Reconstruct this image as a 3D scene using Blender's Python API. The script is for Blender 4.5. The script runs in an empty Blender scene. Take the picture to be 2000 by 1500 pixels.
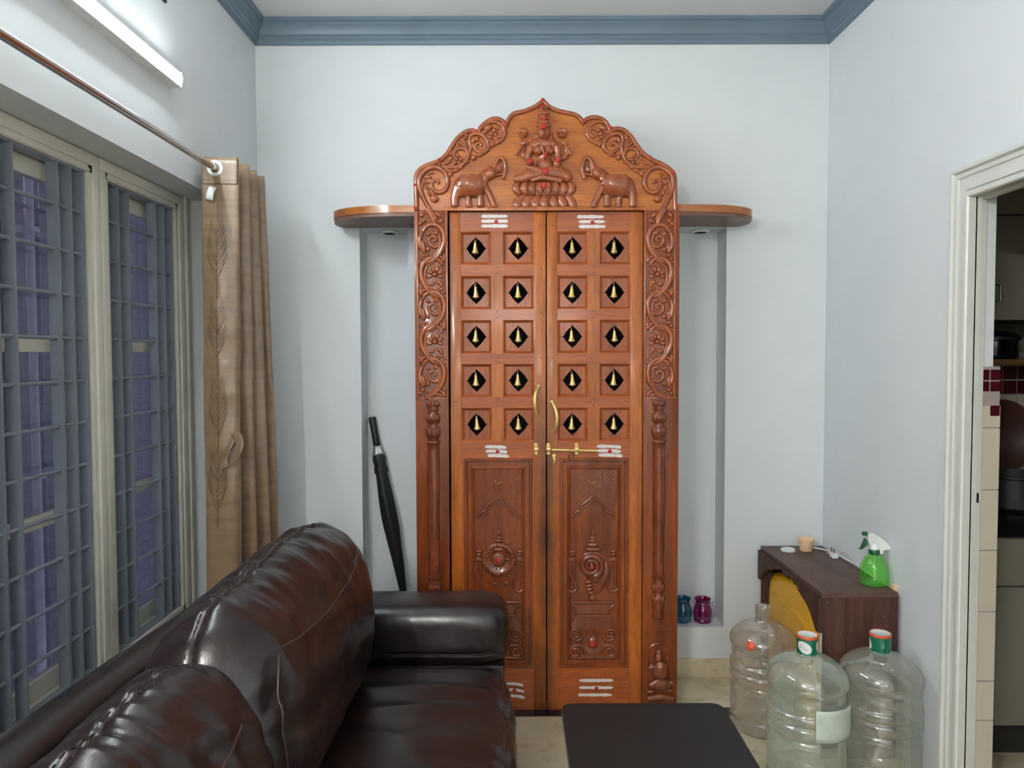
import bpy, bmesh, math, random
from mathutils import Vector, Matrix, noise
random.seed(7)
PI = math.pi
S = bpy.context.scene
C = S.collection

# ---------------------------------------------------------------- camera, world, exposure
F = 1450.0                      # focal length in pixels of a 2000 px wide frame
PITCH, ROLL, CAMZ = math.radians(2.29), -0.003, 1.45
RM = Matrix.Rotation(math.radians(90) - PITCH, 3, 'X') @ Matrix.Rotation(ROLL, 3, 'Z')
cam_d = bpy.data.cameras.new('camera'); cam = bpy.data.objects.new('camera', cam_d); C.objects.link(cam)
cam.matrix_world = Matrix.Translation((0, 0, CAMZ)) @ RM.to_4x4()
cam_d.sensor_width = 36; cam_d.lens = 36 * F / 2000; cam_d.clip_start = 0.02
S.camera = cam
vs = S.view_settings
S.display_settings.display_device = 'sRGB'
vs.view_transform = 'Standard'; vs.look = 'None'; vs.gamma = 1; vs.use_curve_mapping = False
vs.exposure = 0.86
W = bpy.data.worlds.new('world'); S.world = W; W.use_nodes = True
W.node_tree.nodes['Background'].inputs[0].default_value = (0.47, 0.47, 0.56, 1)
W.node_tree.nodes['Background'].inputs[1].default_value = 0.8
TUBE = 84.0                      # radiance of the lit tube on the left wall
FILL_TUBE2 = 290.0                     # fill tube added on the left wall, unseen behind the camera
FILL_TUBE3 = 32.0                     # weaker fill tube, also added, unseen on the wall behind the camera

def ray(px, py):
    return RM @ Vector(((px - 1000) / F, -(py - 750) / F, -1))
def U(px, py, Y):               # where the sight line meets the upright plane y = Y: (x, z)
    d = ray(px, py); t = Y / d.y
    return d.x * t, CAMZ + d.z * t

# ---------------------------------------------------------------- colours and materials
def lin(c):
    return tuple(((v / 255) / 12.92 if v / 255 <= .04045 else ((v / 255 + .055) / 1.055) ** 2.4) for v in c) + (1,)
def newmat(name):
    m = bpy.data.materials.new(name); m.use_nodes = True
    return m, m.node_tree.nodes, m.node_tree.links, m.node_tree.nodes['Principled BSDF']
def coords(n, l, scale=(1, 1, 1), kind='Object'):
    tc = n.new('ShaderNodeTexCoord'); mp = n.new('ShaderNodeMapping')
    l.new(tc.outputs[kind], mp.inputs[0]); mp.inputs['Scale'].default_value = scale
    return mp.outputs[0]
def noise_ramp(n, l, vec, scale, c1, c2, lo=.35, hi=.65, detail=4, dist=0):
    t = n.new('ShaderNodeTexNoise'); t.inputs['Scale'].default_value = scale
    t.inputs['Detail'].default_value = detail; t.inputs['Distortion'].default_value = dist
    l.new(vec, t.inputs['Vector'])
    r = n.new('ShaderNodeValToRGB'); l.new(t.outputs[0], r.inputs[0])
    r.color_ramp.elements[0].position = lo; r.color_ramp.elements[0].color = c1
    r.color_ramp.elements[1].position = hi; r.color_ramp.elements[1].color = c2
    return r.outputs[0], t.outputs[0]
def bump(n, l, h, b, strength=.2, dist=.01):
    bp = n.new('ShaderNodeBump'); bp.inputs['Strength'].default_value = strength; bp.inputs['Distance'].default_value = dist
    l.new(h, bp.inputs['Height']); l.new(bp.outputs[0], b.inputs['Normal'])
def mixc(n, l, fac, a, b_, mode='MIX'):
    m = n.new('ShaderNodeMix'); m.data_type = 'RGBA'; m.blend_type = mode
    if isinstance(fac, (int, float)): m.inputs[0].default_value = fac
    else: l.new(fac, m.inputs[0])
    for s, v in ((6, a), (7, b_)):
        if isinstance(v, tuple): m.inputs[s].default_value = v
        else: l.new(v, m.inputs[s])
    return m.outputs[2]
def plain(name, c, rough=.5, metal=0, coat=0, var=.06, bumpy=0, nscale=30):
    m, n, l, b = newmat(name)
    c1 = lin(c); c2 = tuple(v * (1 - 2.5 * var) for v in c1[:3]) + (1,)
    v = coords(n, l)
    col, h = noise_ramp(n, l, v, nscale, c1, c2, .4, .75)
    l.new(col, b.inputs['Base Color']); b.inputs['Roughness'].default_value = rough
    b.inputs['Metallic'].default_value = metal; b.inputs['Coat Weight'].default_value = coat
    if bumpy: bump(n, l, h, b, bumpy, .002)
    return m
def wood(name, ca, cb, scale=6, stretch=(1, 1, .08), rough=.38, coat=.35, bumpy=.15, stain=0, hands=False):
    m, n, l, b = newmat(name)
    v = coords(n, l, tuple(s * scale for s in stretch))
    c, h = noise_ramp(n, l, v, 3, lin(ca), lin(cb), .3, .72, 6, .6)
    v2 = coords(n, l, tuple(s * scale for s in (stretch[0] * 6, stretch[1] * 6, stretch[2] * 5)))
    c2, h2 = noise_ramp(n, l, v2, 5, (1, 1, 1, 1), (.72, .66, .6, 1), .45, .7, 3)
    col = mixc(n, l, 1, c, c2, 'MULTIPLY')
    if stain:
        v3 = coords(n, l)
        c3, _ = noise_ramp(n, l, v3, 4, (1, 1, 1, 1), (.55, .45, .42, 1), .5, .8, 5)
        col = mixc(n, l, stain, col, mixc(n, l, 1, col, c3, 'MULTIPLY'))
    if hands:        # grime left by hands along the meeting edges, strongest below the handles
        tc = n.new('ShaderNodeTexCoord'); sp = n.new('ShaderNodeSeparateXYZ'); l.new(tc.outputs['Object'], sp.inputs[0])
        ab = n.new('ShaderNodeMath'); ab.operation = 'ABSOLUTE'; l.new(sp.outputs[0], ab.inputs[0])
        m1 = n.new('ShaderNodeMapRange'); l.new(ab.outputs[0], m1.inputs[0])
        for i, v_ in ((1, .012), (2, .062), (3, 1), (4, 0)): m1.inputs[i].default_value = v_
        m2 = n.new('ShaderNodeMapRange'); l.new(sp.outputs[2], m2.inputs[0])
        for i, v_ in ((1, 1.05), (2, 1.42), (3, 1), (4, 0)): m2.inputs[i].default_value = v_
        t4 = n.new('ShaderNodeTexNoise'); t4.inputs['Scale'].default_value = 5; t4.inputs['Detail'].default_value = 5; l.new(tc.outputs['Object'], t4.inputs[0])
        m3 = n.new('ShaderNodeMapRange'); l.new(t4.outputs[0], m3.inputs[0])
        for i, v_ in ((1, .3), (2, .6), (3, .35), (4, 1)): m3.inputs[i].default_value = v_
        q1 = n.new('ShaderNodeMath'); q1.operation = 'MULTIPLY'; l.new(m1.outputs[0], q1.inputs[0]); l.new(m2.outputs[0], q1.inputs[1])
        q2 = n.new('ShaderNodeMath'); q2.operation = 'MULTIPLY'; l.new(q1.outputs[0], q2.inputs[0]); l.new(m3.outputs[0], q2.inputs[1])
        q3 = n.new('ShaderNodeMath'); q3.operation = 'MULTIPLY'; l.new(q2.outputs[0], q3.inputs[0]); q3.inputs[1].default_value = .85
        col = mixc(n, l, q3.outputs[0], col, lin((58, 32, 26)))
    l.new(col, b.inputs['Base Color']); b.inputs['Roughness'].default_value = rough
    b.inputs['Coat Weight'].default_value = coat; b.inputs['Coat Roughness'].default_value = .12; b.inputs['Specular IOR Level'].default_value = .3
    bump(n, l, h2, b, bumpy, .001)
    return m
def clear(name, tint, gloss=.12, haze=.1, hazec=(.7, .7, .65), rough=.05, dust=6.0):
    """thin clear sheet: tinted see-through, a little dusty, with a reflecting face"""
    m, n, l, b = newmat(name); n.remove(b)
    out = n['Material Output']
    tr = n.new('ShaderNodeBsdfTransparent'); tr.inputs[0].default_value = tint + (1,)
    df = n.new('ShaderNodeBsdfDiffuse'); df.inputs[0].default_value = hazec + (1,)
    gl = n.new('ShaderNodeBsdfGlossy'); gl.inputs['Roughness'].default_value = rough
    fr = n.new('ShaderNodeLayerWeight'); fr.inputs[0].default_value = .35
    mul = n.new('ShaderNodeMath'); mul.operation = 'MULTIPLY_ADD'
    l.new(fr.outputs['Facing'], mul.inputs[0]); mul.inputs[1].default_value = .35; mul.inputs[2].default_value = gloss * .4
    t = n.new('ShaderNodeTexNoise'); t.inputs['Scale'].default_value = dust; t.inputs['Detail'].default_value = 6
    l.new(coords(n, l), t.inputs[0])
    mr = n.new('ShaderNodeMapRange'); l.new(t.outputs[0], mr.inputs[0])
    mr.inputs[1].default_value = .35; mr.inputs[2].default_value = .7
    mr.inputs[3].default_value = haze * .5; mr.inputs[4].default_value = haze * 1.6
    # more dust is seen through a face met at a slant
    ad = n.new('ShaderNodeMath'); ad.operation = 'MULTIPLY_ADD'
    l.new(fr.outputs['Facing'], ad.inputs[0]); ad.inputs[1].default_value = haze * 1.5; l.new(mr.outputs[0], ad.inputs[2])
    m1 = n.new('ShaderNodeMixShader'); l.new(ad.outputs[0], m1.inputs[0]); l.new(tr.outputs[0], m1.inputs[1]); l.new(df.outputs[0], m1.inputs[2])
    m2 = n.new('ShaderNodeMixShader'); l.new(mul.outputs[0], m2.inputs[0]); l.new(m1.outputs[0], m2.inputs[1]); l.new(gl.outputs[0], m2.inputs[2])
    l.new(m2.outputs[0], out.inputs[0])
    return m
def emit(name, c, s):
    m, n, l, b = newmat(name)
    b.inputs['Base Color'].default_value = (.9, .9, .9, 1)
    b.inputs['Emission Color'].default_value = c + (1,); b.inputs['Emission Strength'].default_value = s
    return m

M = {}
M['wall'] = plain('painted plaster', (216, 221, 224), .62, var=.012, bumpy=.05, nscale=9)
M['ceil'] = plain('ceiling paint', (214, 214, 216), .8, var=.01, nscale=5)
M['cornice'] = plain('blue grey gloss paint', (104, 123, 138), .4, var=.05, nscale=6)
M['cream'] = plain('cream enamel paint', (205, 204, 192), .35, var=.03, nscale=8)
M['whitewood'] = plain('white enamel paint', (208, 210, 204), .35, var=.02, nscale=8)
M['grille'] = plain('grey blue enamel on steel', (120, 128, 138), .35, var=.04, nscale=12)
M['wood'] = wood('varnished teak', (186, 108, 38), (146, 76, 26), stretch=(.08, 1, 1), stain=.3)
M['stile'] = wood('lighter teak stile', (184, 102, 34), (138, 72, 24), stain=.35, hands=True)
M['panel'] = wood('reddish teak panel', (162, 86, 40), (126, 62, 28), stain=.4)
M['rail'] = wood('teak rail', (170, 88, 38), (140, 68, 30), stretch=(.08, 1, 1), stain=.3, hands=True)
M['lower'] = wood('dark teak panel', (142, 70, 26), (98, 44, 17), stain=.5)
M['carve'] = wood('carved teak', (160, 86, 44), (128, 62, 32), 8, (1, 1, .4), .3, .6)
M['carve_dark'] = wood('dark carved teak', (132, 68, 38), (96, 44, 25), 8, (1, 1, .4), .3, .6)
M['shelf'] = wood('shelf teak', (176, 110, 50), (132, 74, 34), stretch=(.08, 1, 1), rough=.25, coat=.6)
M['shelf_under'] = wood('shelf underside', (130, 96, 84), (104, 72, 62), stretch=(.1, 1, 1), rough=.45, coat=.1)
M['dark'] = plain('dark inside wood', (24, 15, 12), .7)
M['brass'] = plain('brass', (226, 196, 128), .42, .7, var=.05)
M['brass_dull'] = plain('aged brass', (150, 112, 66), .38, 1, var=.1)
M['steel'] = plain('steel', (180, 182, 186), .25, 1, var=.03)
M['chrome'] = plain('brushed chrome', (190, 180, 176), .16, 1, var=.03)
M['white'] = plain('white ash paste', (214, 206, 204), .8, var=.05, nscale=60)
M['red'] = plain('vermilion powder', (178, 42, 34), .8, var=.1, nscale=60)
M['black'] = plain('black plastic', (18, 18, 20), .5)
M['blackcloth'] = plain('black nylon', (16, 17, 22), .55, var=.15, bumpy=.2)
M['silver'] = plain('silver cloth', (176, 180, 184), .3, .6)
M['plastic_white'] = plain('white plastic', (225, 228, 226), .35)
M['table'] = plain('matt black laminate', (20, 17, 18), .55, var=.06)
M['edge'] = plain('grey edge band', (96, 92, 88), .5)
M['yellow'] = plain('yellow plastic', (222, 166, 30), .42, var=.04, nscale=5)
M['peach'] = plain('peach paper', (232, 194, 156), .6, var=.08)
M['paleorange'] = plain('orange plastic', (206, 92, 60), .4)
M['greencap'] = plain('green shrink film', (14, 104, 78), .3)
M['deepgreen'] = plain('deep green plastic', (10, 84, 40), .35)
M['sticker'] = plain('pale paper label', (196, 208, 196), .6)
M['orange'] = plain('orange sticker', (226, 92, 58), .5)
M['tile'] = plain('beige wall tile', (196, 186, 170), .3, var=.03, nscale=3)
M['tilered'] = plain('maroon tile', (66, 14, 24), .2)
M['grout'] = plain('grout', (158, 146, 140), .8)
M['kwall'] = plain('kitchen grey laminate', (128, 124, 112), .4, var=.03, nscale=4)
M['kdark'] = plain('kitchen dark recess', (40, 37, 36), .6)
M['granite'] = plain('black granite', (20, 20, 22), .18, var=.1, nscale=90)
M['steelpot'] = plain('dark steel', (70, 70, 84), .2, 1)
M['kbrown'] = plain('brown plastic', (80, 50, 42), .5)
M['plank'] = wood('shelf plank', (120, 90, 52), (88, 60, 34), stretch=(.08, 1, 1), rough=.5, coat=0)
M['laminate'] = wood('walnut laminate', (88, 56, 44), (44, 26, 21), 9, (1, 1, .05), .6, .0, .1)
M['laminate_top'] = wood('dusty walnut laminate', (104, 80, 74), (78, 56, 50), 5, (1, .3, 1), .5, .0, .1)
M['endwhite'] = plain('bare board edge', (226, 218, 212), .7)
M['glass'] = clear('window glass', (.8, .8, .86), .16, .05, (.45, .45, .6), .03, 3)
M['bottle'] = clear('dusty clear plastic', (.90, .92, .89), .34, .16, (.66, .67, .58), .07, 7)
M['bottle_brown'] = clear('brownish scuffed plastic', (.9, .86, .82), .30, .24, (.62, .56, .47), .10, 7)
M['bottle_green'] = clear('greenish clear plastic', (.93, .97, .94), .34, .21, (.62, .70, .60), .05, 7)
M['spray'] = clear('bright green clear plastic', (.58, .97, .45), .14, .12, (.20, .80, .10), .04, 3)
M['teal'] = clear('teal glass', (.02, .35, .55), .16, .22, (.0, .22, .36), .04, 3)
M['magenta'] = clear('magenta glass', (.50, .02, .28), .16, .22, (.32, .0, .18), .04, 3)
M['clearglass'] = clear('clear glass', (.9, .88, .86), .14, .06, (.8, .75, .7), .04, 3)
M['tube'] = emit('lit tube', (.90, .98, 1.0), TUBE)
M['fill_tube3'] = emit('unseen far fill tube', (1.0, .97, .92), FILL_TUBE3)
M['fill_tube2'] = emit('unseen fill tube', (1.0, .97, .92), FILL_TUBE2)

def leather():
    m, n, l, b = newmat('dark brown leather')
    v = coords(n, l)
    c, h = noise_ramp(n, l, v, 3, lin((32, 21, 22)), lin((23, 15, 16)), .35, .7, 5)
    l.new(c, b.inputs['Base Color'])
    b.inputs['Roughness'].default_value = .28; b.inputs['Specular IOR Level'].default_value = .6
    t = n.new('ShaderNodeTexVoronoi'); t.inputs['Scale'].default_value = 260; l.new(v, t.inputs[0])
    t2 = n.new('ShaderNodeTexNoise'); t2.inputs['Scale'].default_value = 14; t2.inputs['Detail'].default_value = 3; l.new(v, t2.inputs[0])
    a = n.new('ShaderNodeMath'); a.operation = 'MULTIPLY_ADD'; l.new(t.outputs[0], a.inputs[0]); a.inputs[1].default_value = .04; l.new(t2.outputs[0], a.inputs[2])
    bump(n, l, a.outputs[0], b, .25, .01)
    return m
M['leather'] = leather()
M['thread'] = plain('dark stitching', (30, 18, 18), .6)
M['seam'] = plain('seam leather', (58, 38, 36), .35)
def satin():
    m, n, l, b = newmat('brown satin cloth')
    v = coords(n, l, (1, 1, 14))
    c, h = noise_ramp(n, l, v, 3, lin((136, 112, 85)), lin((118, 96, 72)), .35, .7, 4)
    l.new(c, b.inputs['Base Color']); b.inputs['Roughness'].default_value = .34
    b.inputs['Sheen Weight'].default_value = .3; b.inputs['Specular IOR Level'].default_value = .6
    bump(n, l, h, b, .25, .004)
    return m
M['satin'] = satin()
M['satin_dark'] = plain('dark embroidery thread', (84, 62, 44), .5)
def marble():
    m, n, l, b = newmat('cream marble')
    v = coords(n, l)
    c, h = noise_ramp(n, l, v, 2.2, lin((214, 204, 176)), lin((170, 158, 128)), .42, .75, 8, 1.6)
    c2, _ = noise_ramp(n, l, v, 5, (1, 1, 1, 1), (.78, .74, .66, 1), .55, .7, 6, 3)
    l.new(mixc(n, l, 1, c, c2, 'MULTIPLY'), b.inputs['Base Color']); b.inputs['Roughness'].default_value = .25
    return m
M['marble'] = marble()
def outside():
    m, n, l, b = newmat('lavender painted brick')
    tc = n.new('ShaderNodeTexCoord'); sp = n.new('ShaderNodeSeparateXYZ'); cb = n.new('ShaderNodeCombineXYZ')
    l.new(tc.outputs['Object'], sp.inputs[0]); l.new(sp.outputs[1], cb.inputs[0]); l.new(sp.outputs[2], cb.inputs[1])
    br = n.new('ShaderNodeTexBrick'); l.new(cb.outputs[0], br.inputs[0]); br.inputs['Scale'].default_value = 4.5
    br.inputs['Color1'].default_value = lin((134, 132, 154)); br.inputs['Color2'].default_value = lin((126, 124, 146))
    br.inputs['Mortar'].default_value = lin((106, 104, 126)); br.inputs['Mortar Size'].default_value = .012
    c2, h = noise_ramp(n, l, coords(n, l), 40, (1, 1, 1, 1), (.8, .8, .8, 1), .4, .7, 6)
    l.new(mixc(n, l, 1, br.outputs[0], c2, 'MULTIPLY'), b.inputs['Base Color']); b.inputs['Roughness'].default_value = .9
    bump(n, l, h, b, .5, .01)
    return m
M['outside'] = outside()
M['reflection_strip'] = plain('pale lilac glass reflection', (214, 213, 230), .6)

# ---------------------------------------------------------------- mesh builder
class MB:
    def __init__(s): s.v = []; s.f = []; s.m = []; s.cur = 0
    def add(s, vs, fs):
        o = len(s.v); s.v += [tuple(p) for p in vs]
        for f in fs: s.f.append([i + o for i in f]); s.m.append(s.cur)
        return s
    def box(s, x0, x1, y0, y1, z0, z1, bev=0):
        if bev:
            bm = bmesh.new(); bmesh.ops.create_cube(bm, size=1)
            for v in bm.verts: v.co = Vector(((x0 + x1) / 2 + v.co.x * (x1 - x0), (y0 + y1) / 2 + v.co.y * (y1 - y0), (z0 + z1) / 2 + v.co.z * (z1 - z0)))
            bmesh.ops.bevel(bm, geom=bm.edges[:], offset=bev, segments=2, affect='EDGES', profile=.6)
            bm.verts.index_update()
            s.add([v.co[:] for v in bm.verts], [[v.index for v in f.verts] for f in bm.faces]); bm.free(); return s
        return s.add([(x0, y0, z0), (x1, y0, z0), (x1, y1, z0), (x0, y1, z0), (x0, y0, z1), (x1, y0, z1), (x1, y1, z1), (x0, y1, z1)],
                     [(0, 3, 2, 1), (4, 5, 6, 7), (0, 1, 5, 4), (1, 2, 6, 5), (2, 3, 7, 6), (3, 0, 4, 7)])
    def prism_y(s, pts, y0, y1):       # outline of (x, z) pushed along y
        n = len(pts)
        vs = [(p[0], y0, p[1]) for p in pts] + [(p[0], y1, p[1]) for p in pts]
        return s.add(vs, [list(range(n)), list(range(2 * n - 1, n - 1, -1))] + [(i, i + n, (i + 1) % n + n, (i + 1) % n) for i in range(n)])
    def prism_x(s, pts, x0, x1):       # outline of (y, z) pushed along x
        n = len(pts)
        vs = [(x0, p[0], p[1]) for p in pts] + [(x1, p[0], p[1]) for p in pts]
        return s.add(vs, [list(range(n)), list(range(2 * n - 1, n - 1, -1))] + [(i, i + n, (i + 1) % n + n, (i + 1) % n) for i in range(n)])
    def prism_z(s, pts, z0, z1):
        n = len(pts)
        vs = [(p[0], p[1], z0) for p in pts] + [(p[0], p[1], z1) for p in pts]
        return s.add(vs, [list(range(n)), list(range(2 * n - 1, n - 1, -1))] + [(i, i + n, (i + 1) % n + n, (i + 1) % n) for i in range(n)])
    def tube(s, pts, r, n=8, sy=1.0, caps=True, closed=False):
        P = [Vector(p) for p in pts]; k = len(P)
        R = r if isinstance(r, (list, tuple)) else [r] * k
        vs = []; prev = None
        for i in range(k):
            if closed: t = P[(i + 1) % k] - P[i - 1]
            else: t = P[min(i + 1, k - 1)] - P[max(i - 1, 0)]
            if t.length < 1e-9: t = Vector((0, 0, 1))
            t.normalize()
            if prev is None:
                a = Vector((0, 1, 0)) if abs(t.y) < .8 else Vector((1, 0, 0))
                u = (a - t * a.dot(t)).normalized()
            else:
                u = prev - t * prev.dot(t)
                u = u.normalized() if u.length > 1e-6 else prev
            prev = u; w = t.cross(u)
            for j in range(n):
                a = 2 * PI * j / n
                o = (u * math.cos(a) + w * math.sin(a)) * R[i]
                vs.append((P[i].x + o.x, P[i].y + o.y * sy, P[i].z + o.z))
        fs = [(i * n + j, i * n + (j + 1) % n, ((i + 1) % k) * n + (j + 1) % n, ((i + 1) % k) * n + j) for i in range(k if closed else k - 1) for j in range(n)]
        if caps and not closed: fs += [list(range(n - 1, -1, -1)), list(range((k - 1) * n, k * n))]
        return s.add(vs, fs)
    def lathe(s, prof, c=(0, 0, 0), n=32, axis='z', arc=(0, 2 * PI)):   # prof of (radius, height)
        full = abs(arc[1] - arc[0] - 2 * PI) < 1e-6; m = n if full else n + 1
        vs = []
        for r, h in prof:
            for j in range(m):
                a = arc[0] + (arc[1] - arc[0]) * j / n
                if axis == 'z': vs.append((c[0] + r * math.cos(a), c[1] + r * math.sin(a), c[2] + h))
                elif axis == 'y': vs.append((c[0] + r * math.cos(a), c[1] + h, c[2] + r * math.sin(a)))
                else: vs.append((c[0] + h, c[1] + r * math.cos(a), c[2] + r * math.sin(a)))
        fs = [(i * m + j, i * m + (j + 1) % m, (i + 1) * m + (j + 1) % m, (i + 1) * m + j) for i in range(len(prof) - 1) for j in range(n)]
        return s.add(vs, fs)
    def ell(s, c, r, n=12, rot=0):      # ellipsoid; rot turns it about y
        vs = []; k = n // 2 + 1
        for i in range(k):
            p = PI * i / (k - 1)
            for j in range(n):
                a = 2 * PI * j / n
                x, y, z = r[0] * math.sin(p) * math.cos(a), r[1] * math.sin(p) * math.sin(a), r[2] * math.cos(p)
                vs.append((c[0] + x * math.cos(rot) + z * math.sin(rot), c[1] + y, c[2] - x * math.sin(rot) + z * math.cos(rot)))
        return s.add(vs, [(i * n + j, (i + 1) * n + j, (i + 1) * n + (j + 1) % n, i * n + (j + 1) % n) for i in range(k - 1) for j in range(n)])
    def grid(s, fn, nu, nv, cu=False, cv=False):
        a = nu if cu else nu + 1; b = nv if cv else nv + 1
        vs = [fn(i / nu, j / nv) for i in range(a) for j in range(b)]
        return s.add(vs, [(i * b + j, ((i + 1) % a) * b + j, ((i + 1) % a) * b + (j + 1) % b, i * b + (j + 1) % b) for i in range(nu) for j in range(nv)])
    def build(s, name, mats, parent=None, angle=40, remesh=0, smooth=True, solid=0, at=None):
        o = origin(parent) if parent else Vector((0, 0, 0))
        base = Vector(at) if at is not None else o
        me = bpy.data.meshes.new(name)
        me.from_pydata([(v[0] - base.x, v[1] - base.y, v[2] - base.z) for v in s.v], [], s.f)
        if not isinstance(mats, (list, tuple)): mats = [mats]
        for m in mats: me.materials.append(M[m])
        me.polygons.foreach_set('material_index', s.m)
        bm = bmesh.new(); bm.from_mesh(me)
        bmesh.ops.remove_doubles(bm, verts=bm.verts[:], dist=1e-6)
        bmesh.ops.recalc_face_normals(bm, faces=bm.faces[:]); bm.to_mesh(me); bm.free()
        ob = bpy.data.objects.new(name, me); C.objects.link(ob)
        if remesh or solid:
            if remesh:
                md = ob.modifiers.new('r', 'REMESH'); md.mode = 'VOXEL'; md.voxel_size = remesh
                sm = ob.modifiers.new('s', 'SMOOTH'); sm.factor = .5; sm.iterations = 2
            if solid:
                md = ob.modifiers.new('t', 'SOLIDIFY'); md.thickness = solid; md.offset = 0
            dg = bpy.context.evaluated_depsgraph_get(); dg.update()
            m2 = bpy.data.meshes.new_from_object(ob.evaluated_get(dg)); ob.modifiers.clear(); ob.data = m2; me = m2
            if remesh and not len(me.materials): me.materials.append(M[mats[0]])
        if smooth:
            me.polygons.foreach_set('use_smooth', [True] * len(me.polygons))
            if angle < 180: me.set_sharp_from_angle(angle=math.radians(angle))
        me.update()
        ORG[ob.name] = base
        if parent: ob.parent = parent; ob.location = base - o
        elif at is not None: ob.location = base
        return ob
ORG = {}
def origin(o): return ORG[o.name]
def tag(o, label, cat, group=None, kind=None):
    if label: o['label'] = label
    if cat: o['category'] = cat
    if group: o['group'] = group
    if kind: o['kind'] = kind
    return o
def thing(name, loc, label, cat, group=None, kind=None):
    o = bpy.data.objects.new(name, None); C.objects.link(o); o.location = loc; o.empty_display_size = .05
    ORG[o.name] = Vector(loc); tag(o, label, cat, group, kind); return o
def struct(mb, name, mats, label=None, **k):
    o = mb.build(name, mats, **k); o['kind'] = 'structure'
    if label: o['label'] = label
    return o
def copy_tree(o, parent=None):
    c = o.copy(); C.objects.link(c); ORG[c.name] = ORG[o.name].copy()
    if parent: c.parent = parent
    for ch in list(o.children): copy_tree(ch, c)
    return c
def cr(pts, n=6, closed=False):        # smooth curve through points
    P = [Vector(p) for p in pts]; k = len(P); out = []
    for i in range(k if closed else k - 1):
        a, b, c, d = (P[(i - 1) % k], P[i], P[(i + 1) % k], P[(i + 2) % k]) if closed else (P[max(i - 1, 0)], P[i], P[i + 1], P[min(i + 2, k - 1)])
        for j in range(n):
            t = j / n
            out.append(.5 * ((2 * b) + (c - a) * t + (2 * a - 5 * b + 4 * c - d) * t * t + (3 * b - a - 3 * c + d) * t ** 3))
    if not closed: out.append(P[-1])
    return out
def cells(mb, axis, p0, p1, u0, u1, v0, v1, holes):   # a slab with rectangular openings
    us = sorted({u0, u1, *[h[0] for h in holes], *[h[1] for h in holes]}); vs_ = sorted({v0, v1, *[h[2] for h in holes], *[h[3] for h in holes]})
    for a, b in zip(us, us[1:]):
        for c, d in zip(vs_, vs_[1:]):
            mu, mv = (a + b) / 2, (c + d) / 2
            if any(h[0] < mu < h[1] and h[2] < mv < h[3] for h in holes): continue
            if axis == 'y': mb.box(a, b, p0, p1, c, d)
            else: mb.box(p0, p1, a, b, c, d)
    return mb

# ================================================================ the room
XL, XR, YB, ZC, YN = -1.128, 1.404, 3.33, 2.912, -2.6
FZ = -.022                                   # level of the floor
WT = .076
KY = 3.2                                     # kitchen wall with the cupboards
mb = MB().box(XL - .4, 3.4, YN - .2, YB + .3, FZ - .06, FZ); struct(mb, 'floor', 'marble', 'cream marble floor')
mb = MB().box(XL - .3, 3.4, YN - .2, YB + .3, ZC, ZC + .08); struct(mb, 'ceiling', 'ceil', 'white ceiling')
NI = [(-.677, -.462, .208, 2.012), (.74, .958, .208, 2.012)]       # the two wall niches
mb = cells(MB(), 'y', YB, YB + .15, XL - .3, XR + WT, FZ, ZC, NI)
mb.box(XL - .3, XR + WT, YB + .15, YB + .2, FZ, ZC)
struct(mb, 'wall_back', 'wall', 'pale blue-grey back wall with two tall niches', smooth=False)
WIN = (1.04, 2.92, .42, 2.052)                # the window recess in the left wall: y0, y1, z0, z1
mb = cells(MB(), 'x', XL - .23, XL, YN, YB, FZ, ZC, [WIN]); struct(mb, 'wall_left', 'wall', 'pale left wall around the barred window', smooth=False)
DO = (1.38, 2.262, FZ, 1.921)                   # the kitchen doorway
DW = (1.33, 2.284, FZ, 1.96)

mb = cells(MB(), 'x', XR, XR + WT, YN, YB, FZ, ZC, [DW]); struct(mb, 'wall_right', 'wall', 'white right wall beside the kitchen doorway', smooth=False)
mb = MB().box(XL - .21, XR + WT, YN - .1, YN, FZ, ZC); struct(mb, 'wall_front', 'wall', smooth=False)
# cornice, mitred round three sides
prof = [(0, 2.812), (.012, 2.812), (.014, 2.827), (.02, 2.834), (.02, 2.844), (.028, 2.850), (.034, 2.864), (.044, 2.878), (.05, 2.884), (.05, 2.894), (.06, 2.898), (.06, ZC), (0, ZC)]
mb = MB(); n = len(prof)
path = [(XL, YN, 1, 0), (XL, YB, 1, -1), (XR, YB, -1, -1), (XR, YN, -1, 0)]
vs_ = [(px + sx * p[0], py + sy * p[0], p[1]) for px, py, sx, sy in path for p in prof]
mb.add(vs_, [(i * n + j, i * n + (j + 1) % n, (i + 1) * n + (j + 1) % n, (i + 1) * n + j) for i in range(3) for j in range(n)])
struct(mb, 'trim_1', 'cornice', 'blue-grey moulded ceiling cornice', angle=20)
mb = MB().box(-.36, XR, YB - .012, YB, FZ, .065, .003); mb.box(XL, -.38, YB - .012, YB, FZ, .065, .003)
struct(mb, 'baseboard_back', 'marble', 'low marble skirting along the back wall')
mb = MB().box(XL, XL + .012, YN, YB - .013, FZ, .065, .003); struct(mb, 'baseboard_left', 'marble')
mb = MB().box(XR - .012, XR, 2.68, YB - .013, FZ, .065, .003); struct(mb, 'baseboard_right', 'marble')
mb = MB().box(-.38, .9, 2.962, 3.03, FZ, FZ + .003); struct(mb, 'trim_2', 'granite', 'black stone strip across the floor below the carved doors')

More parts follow.
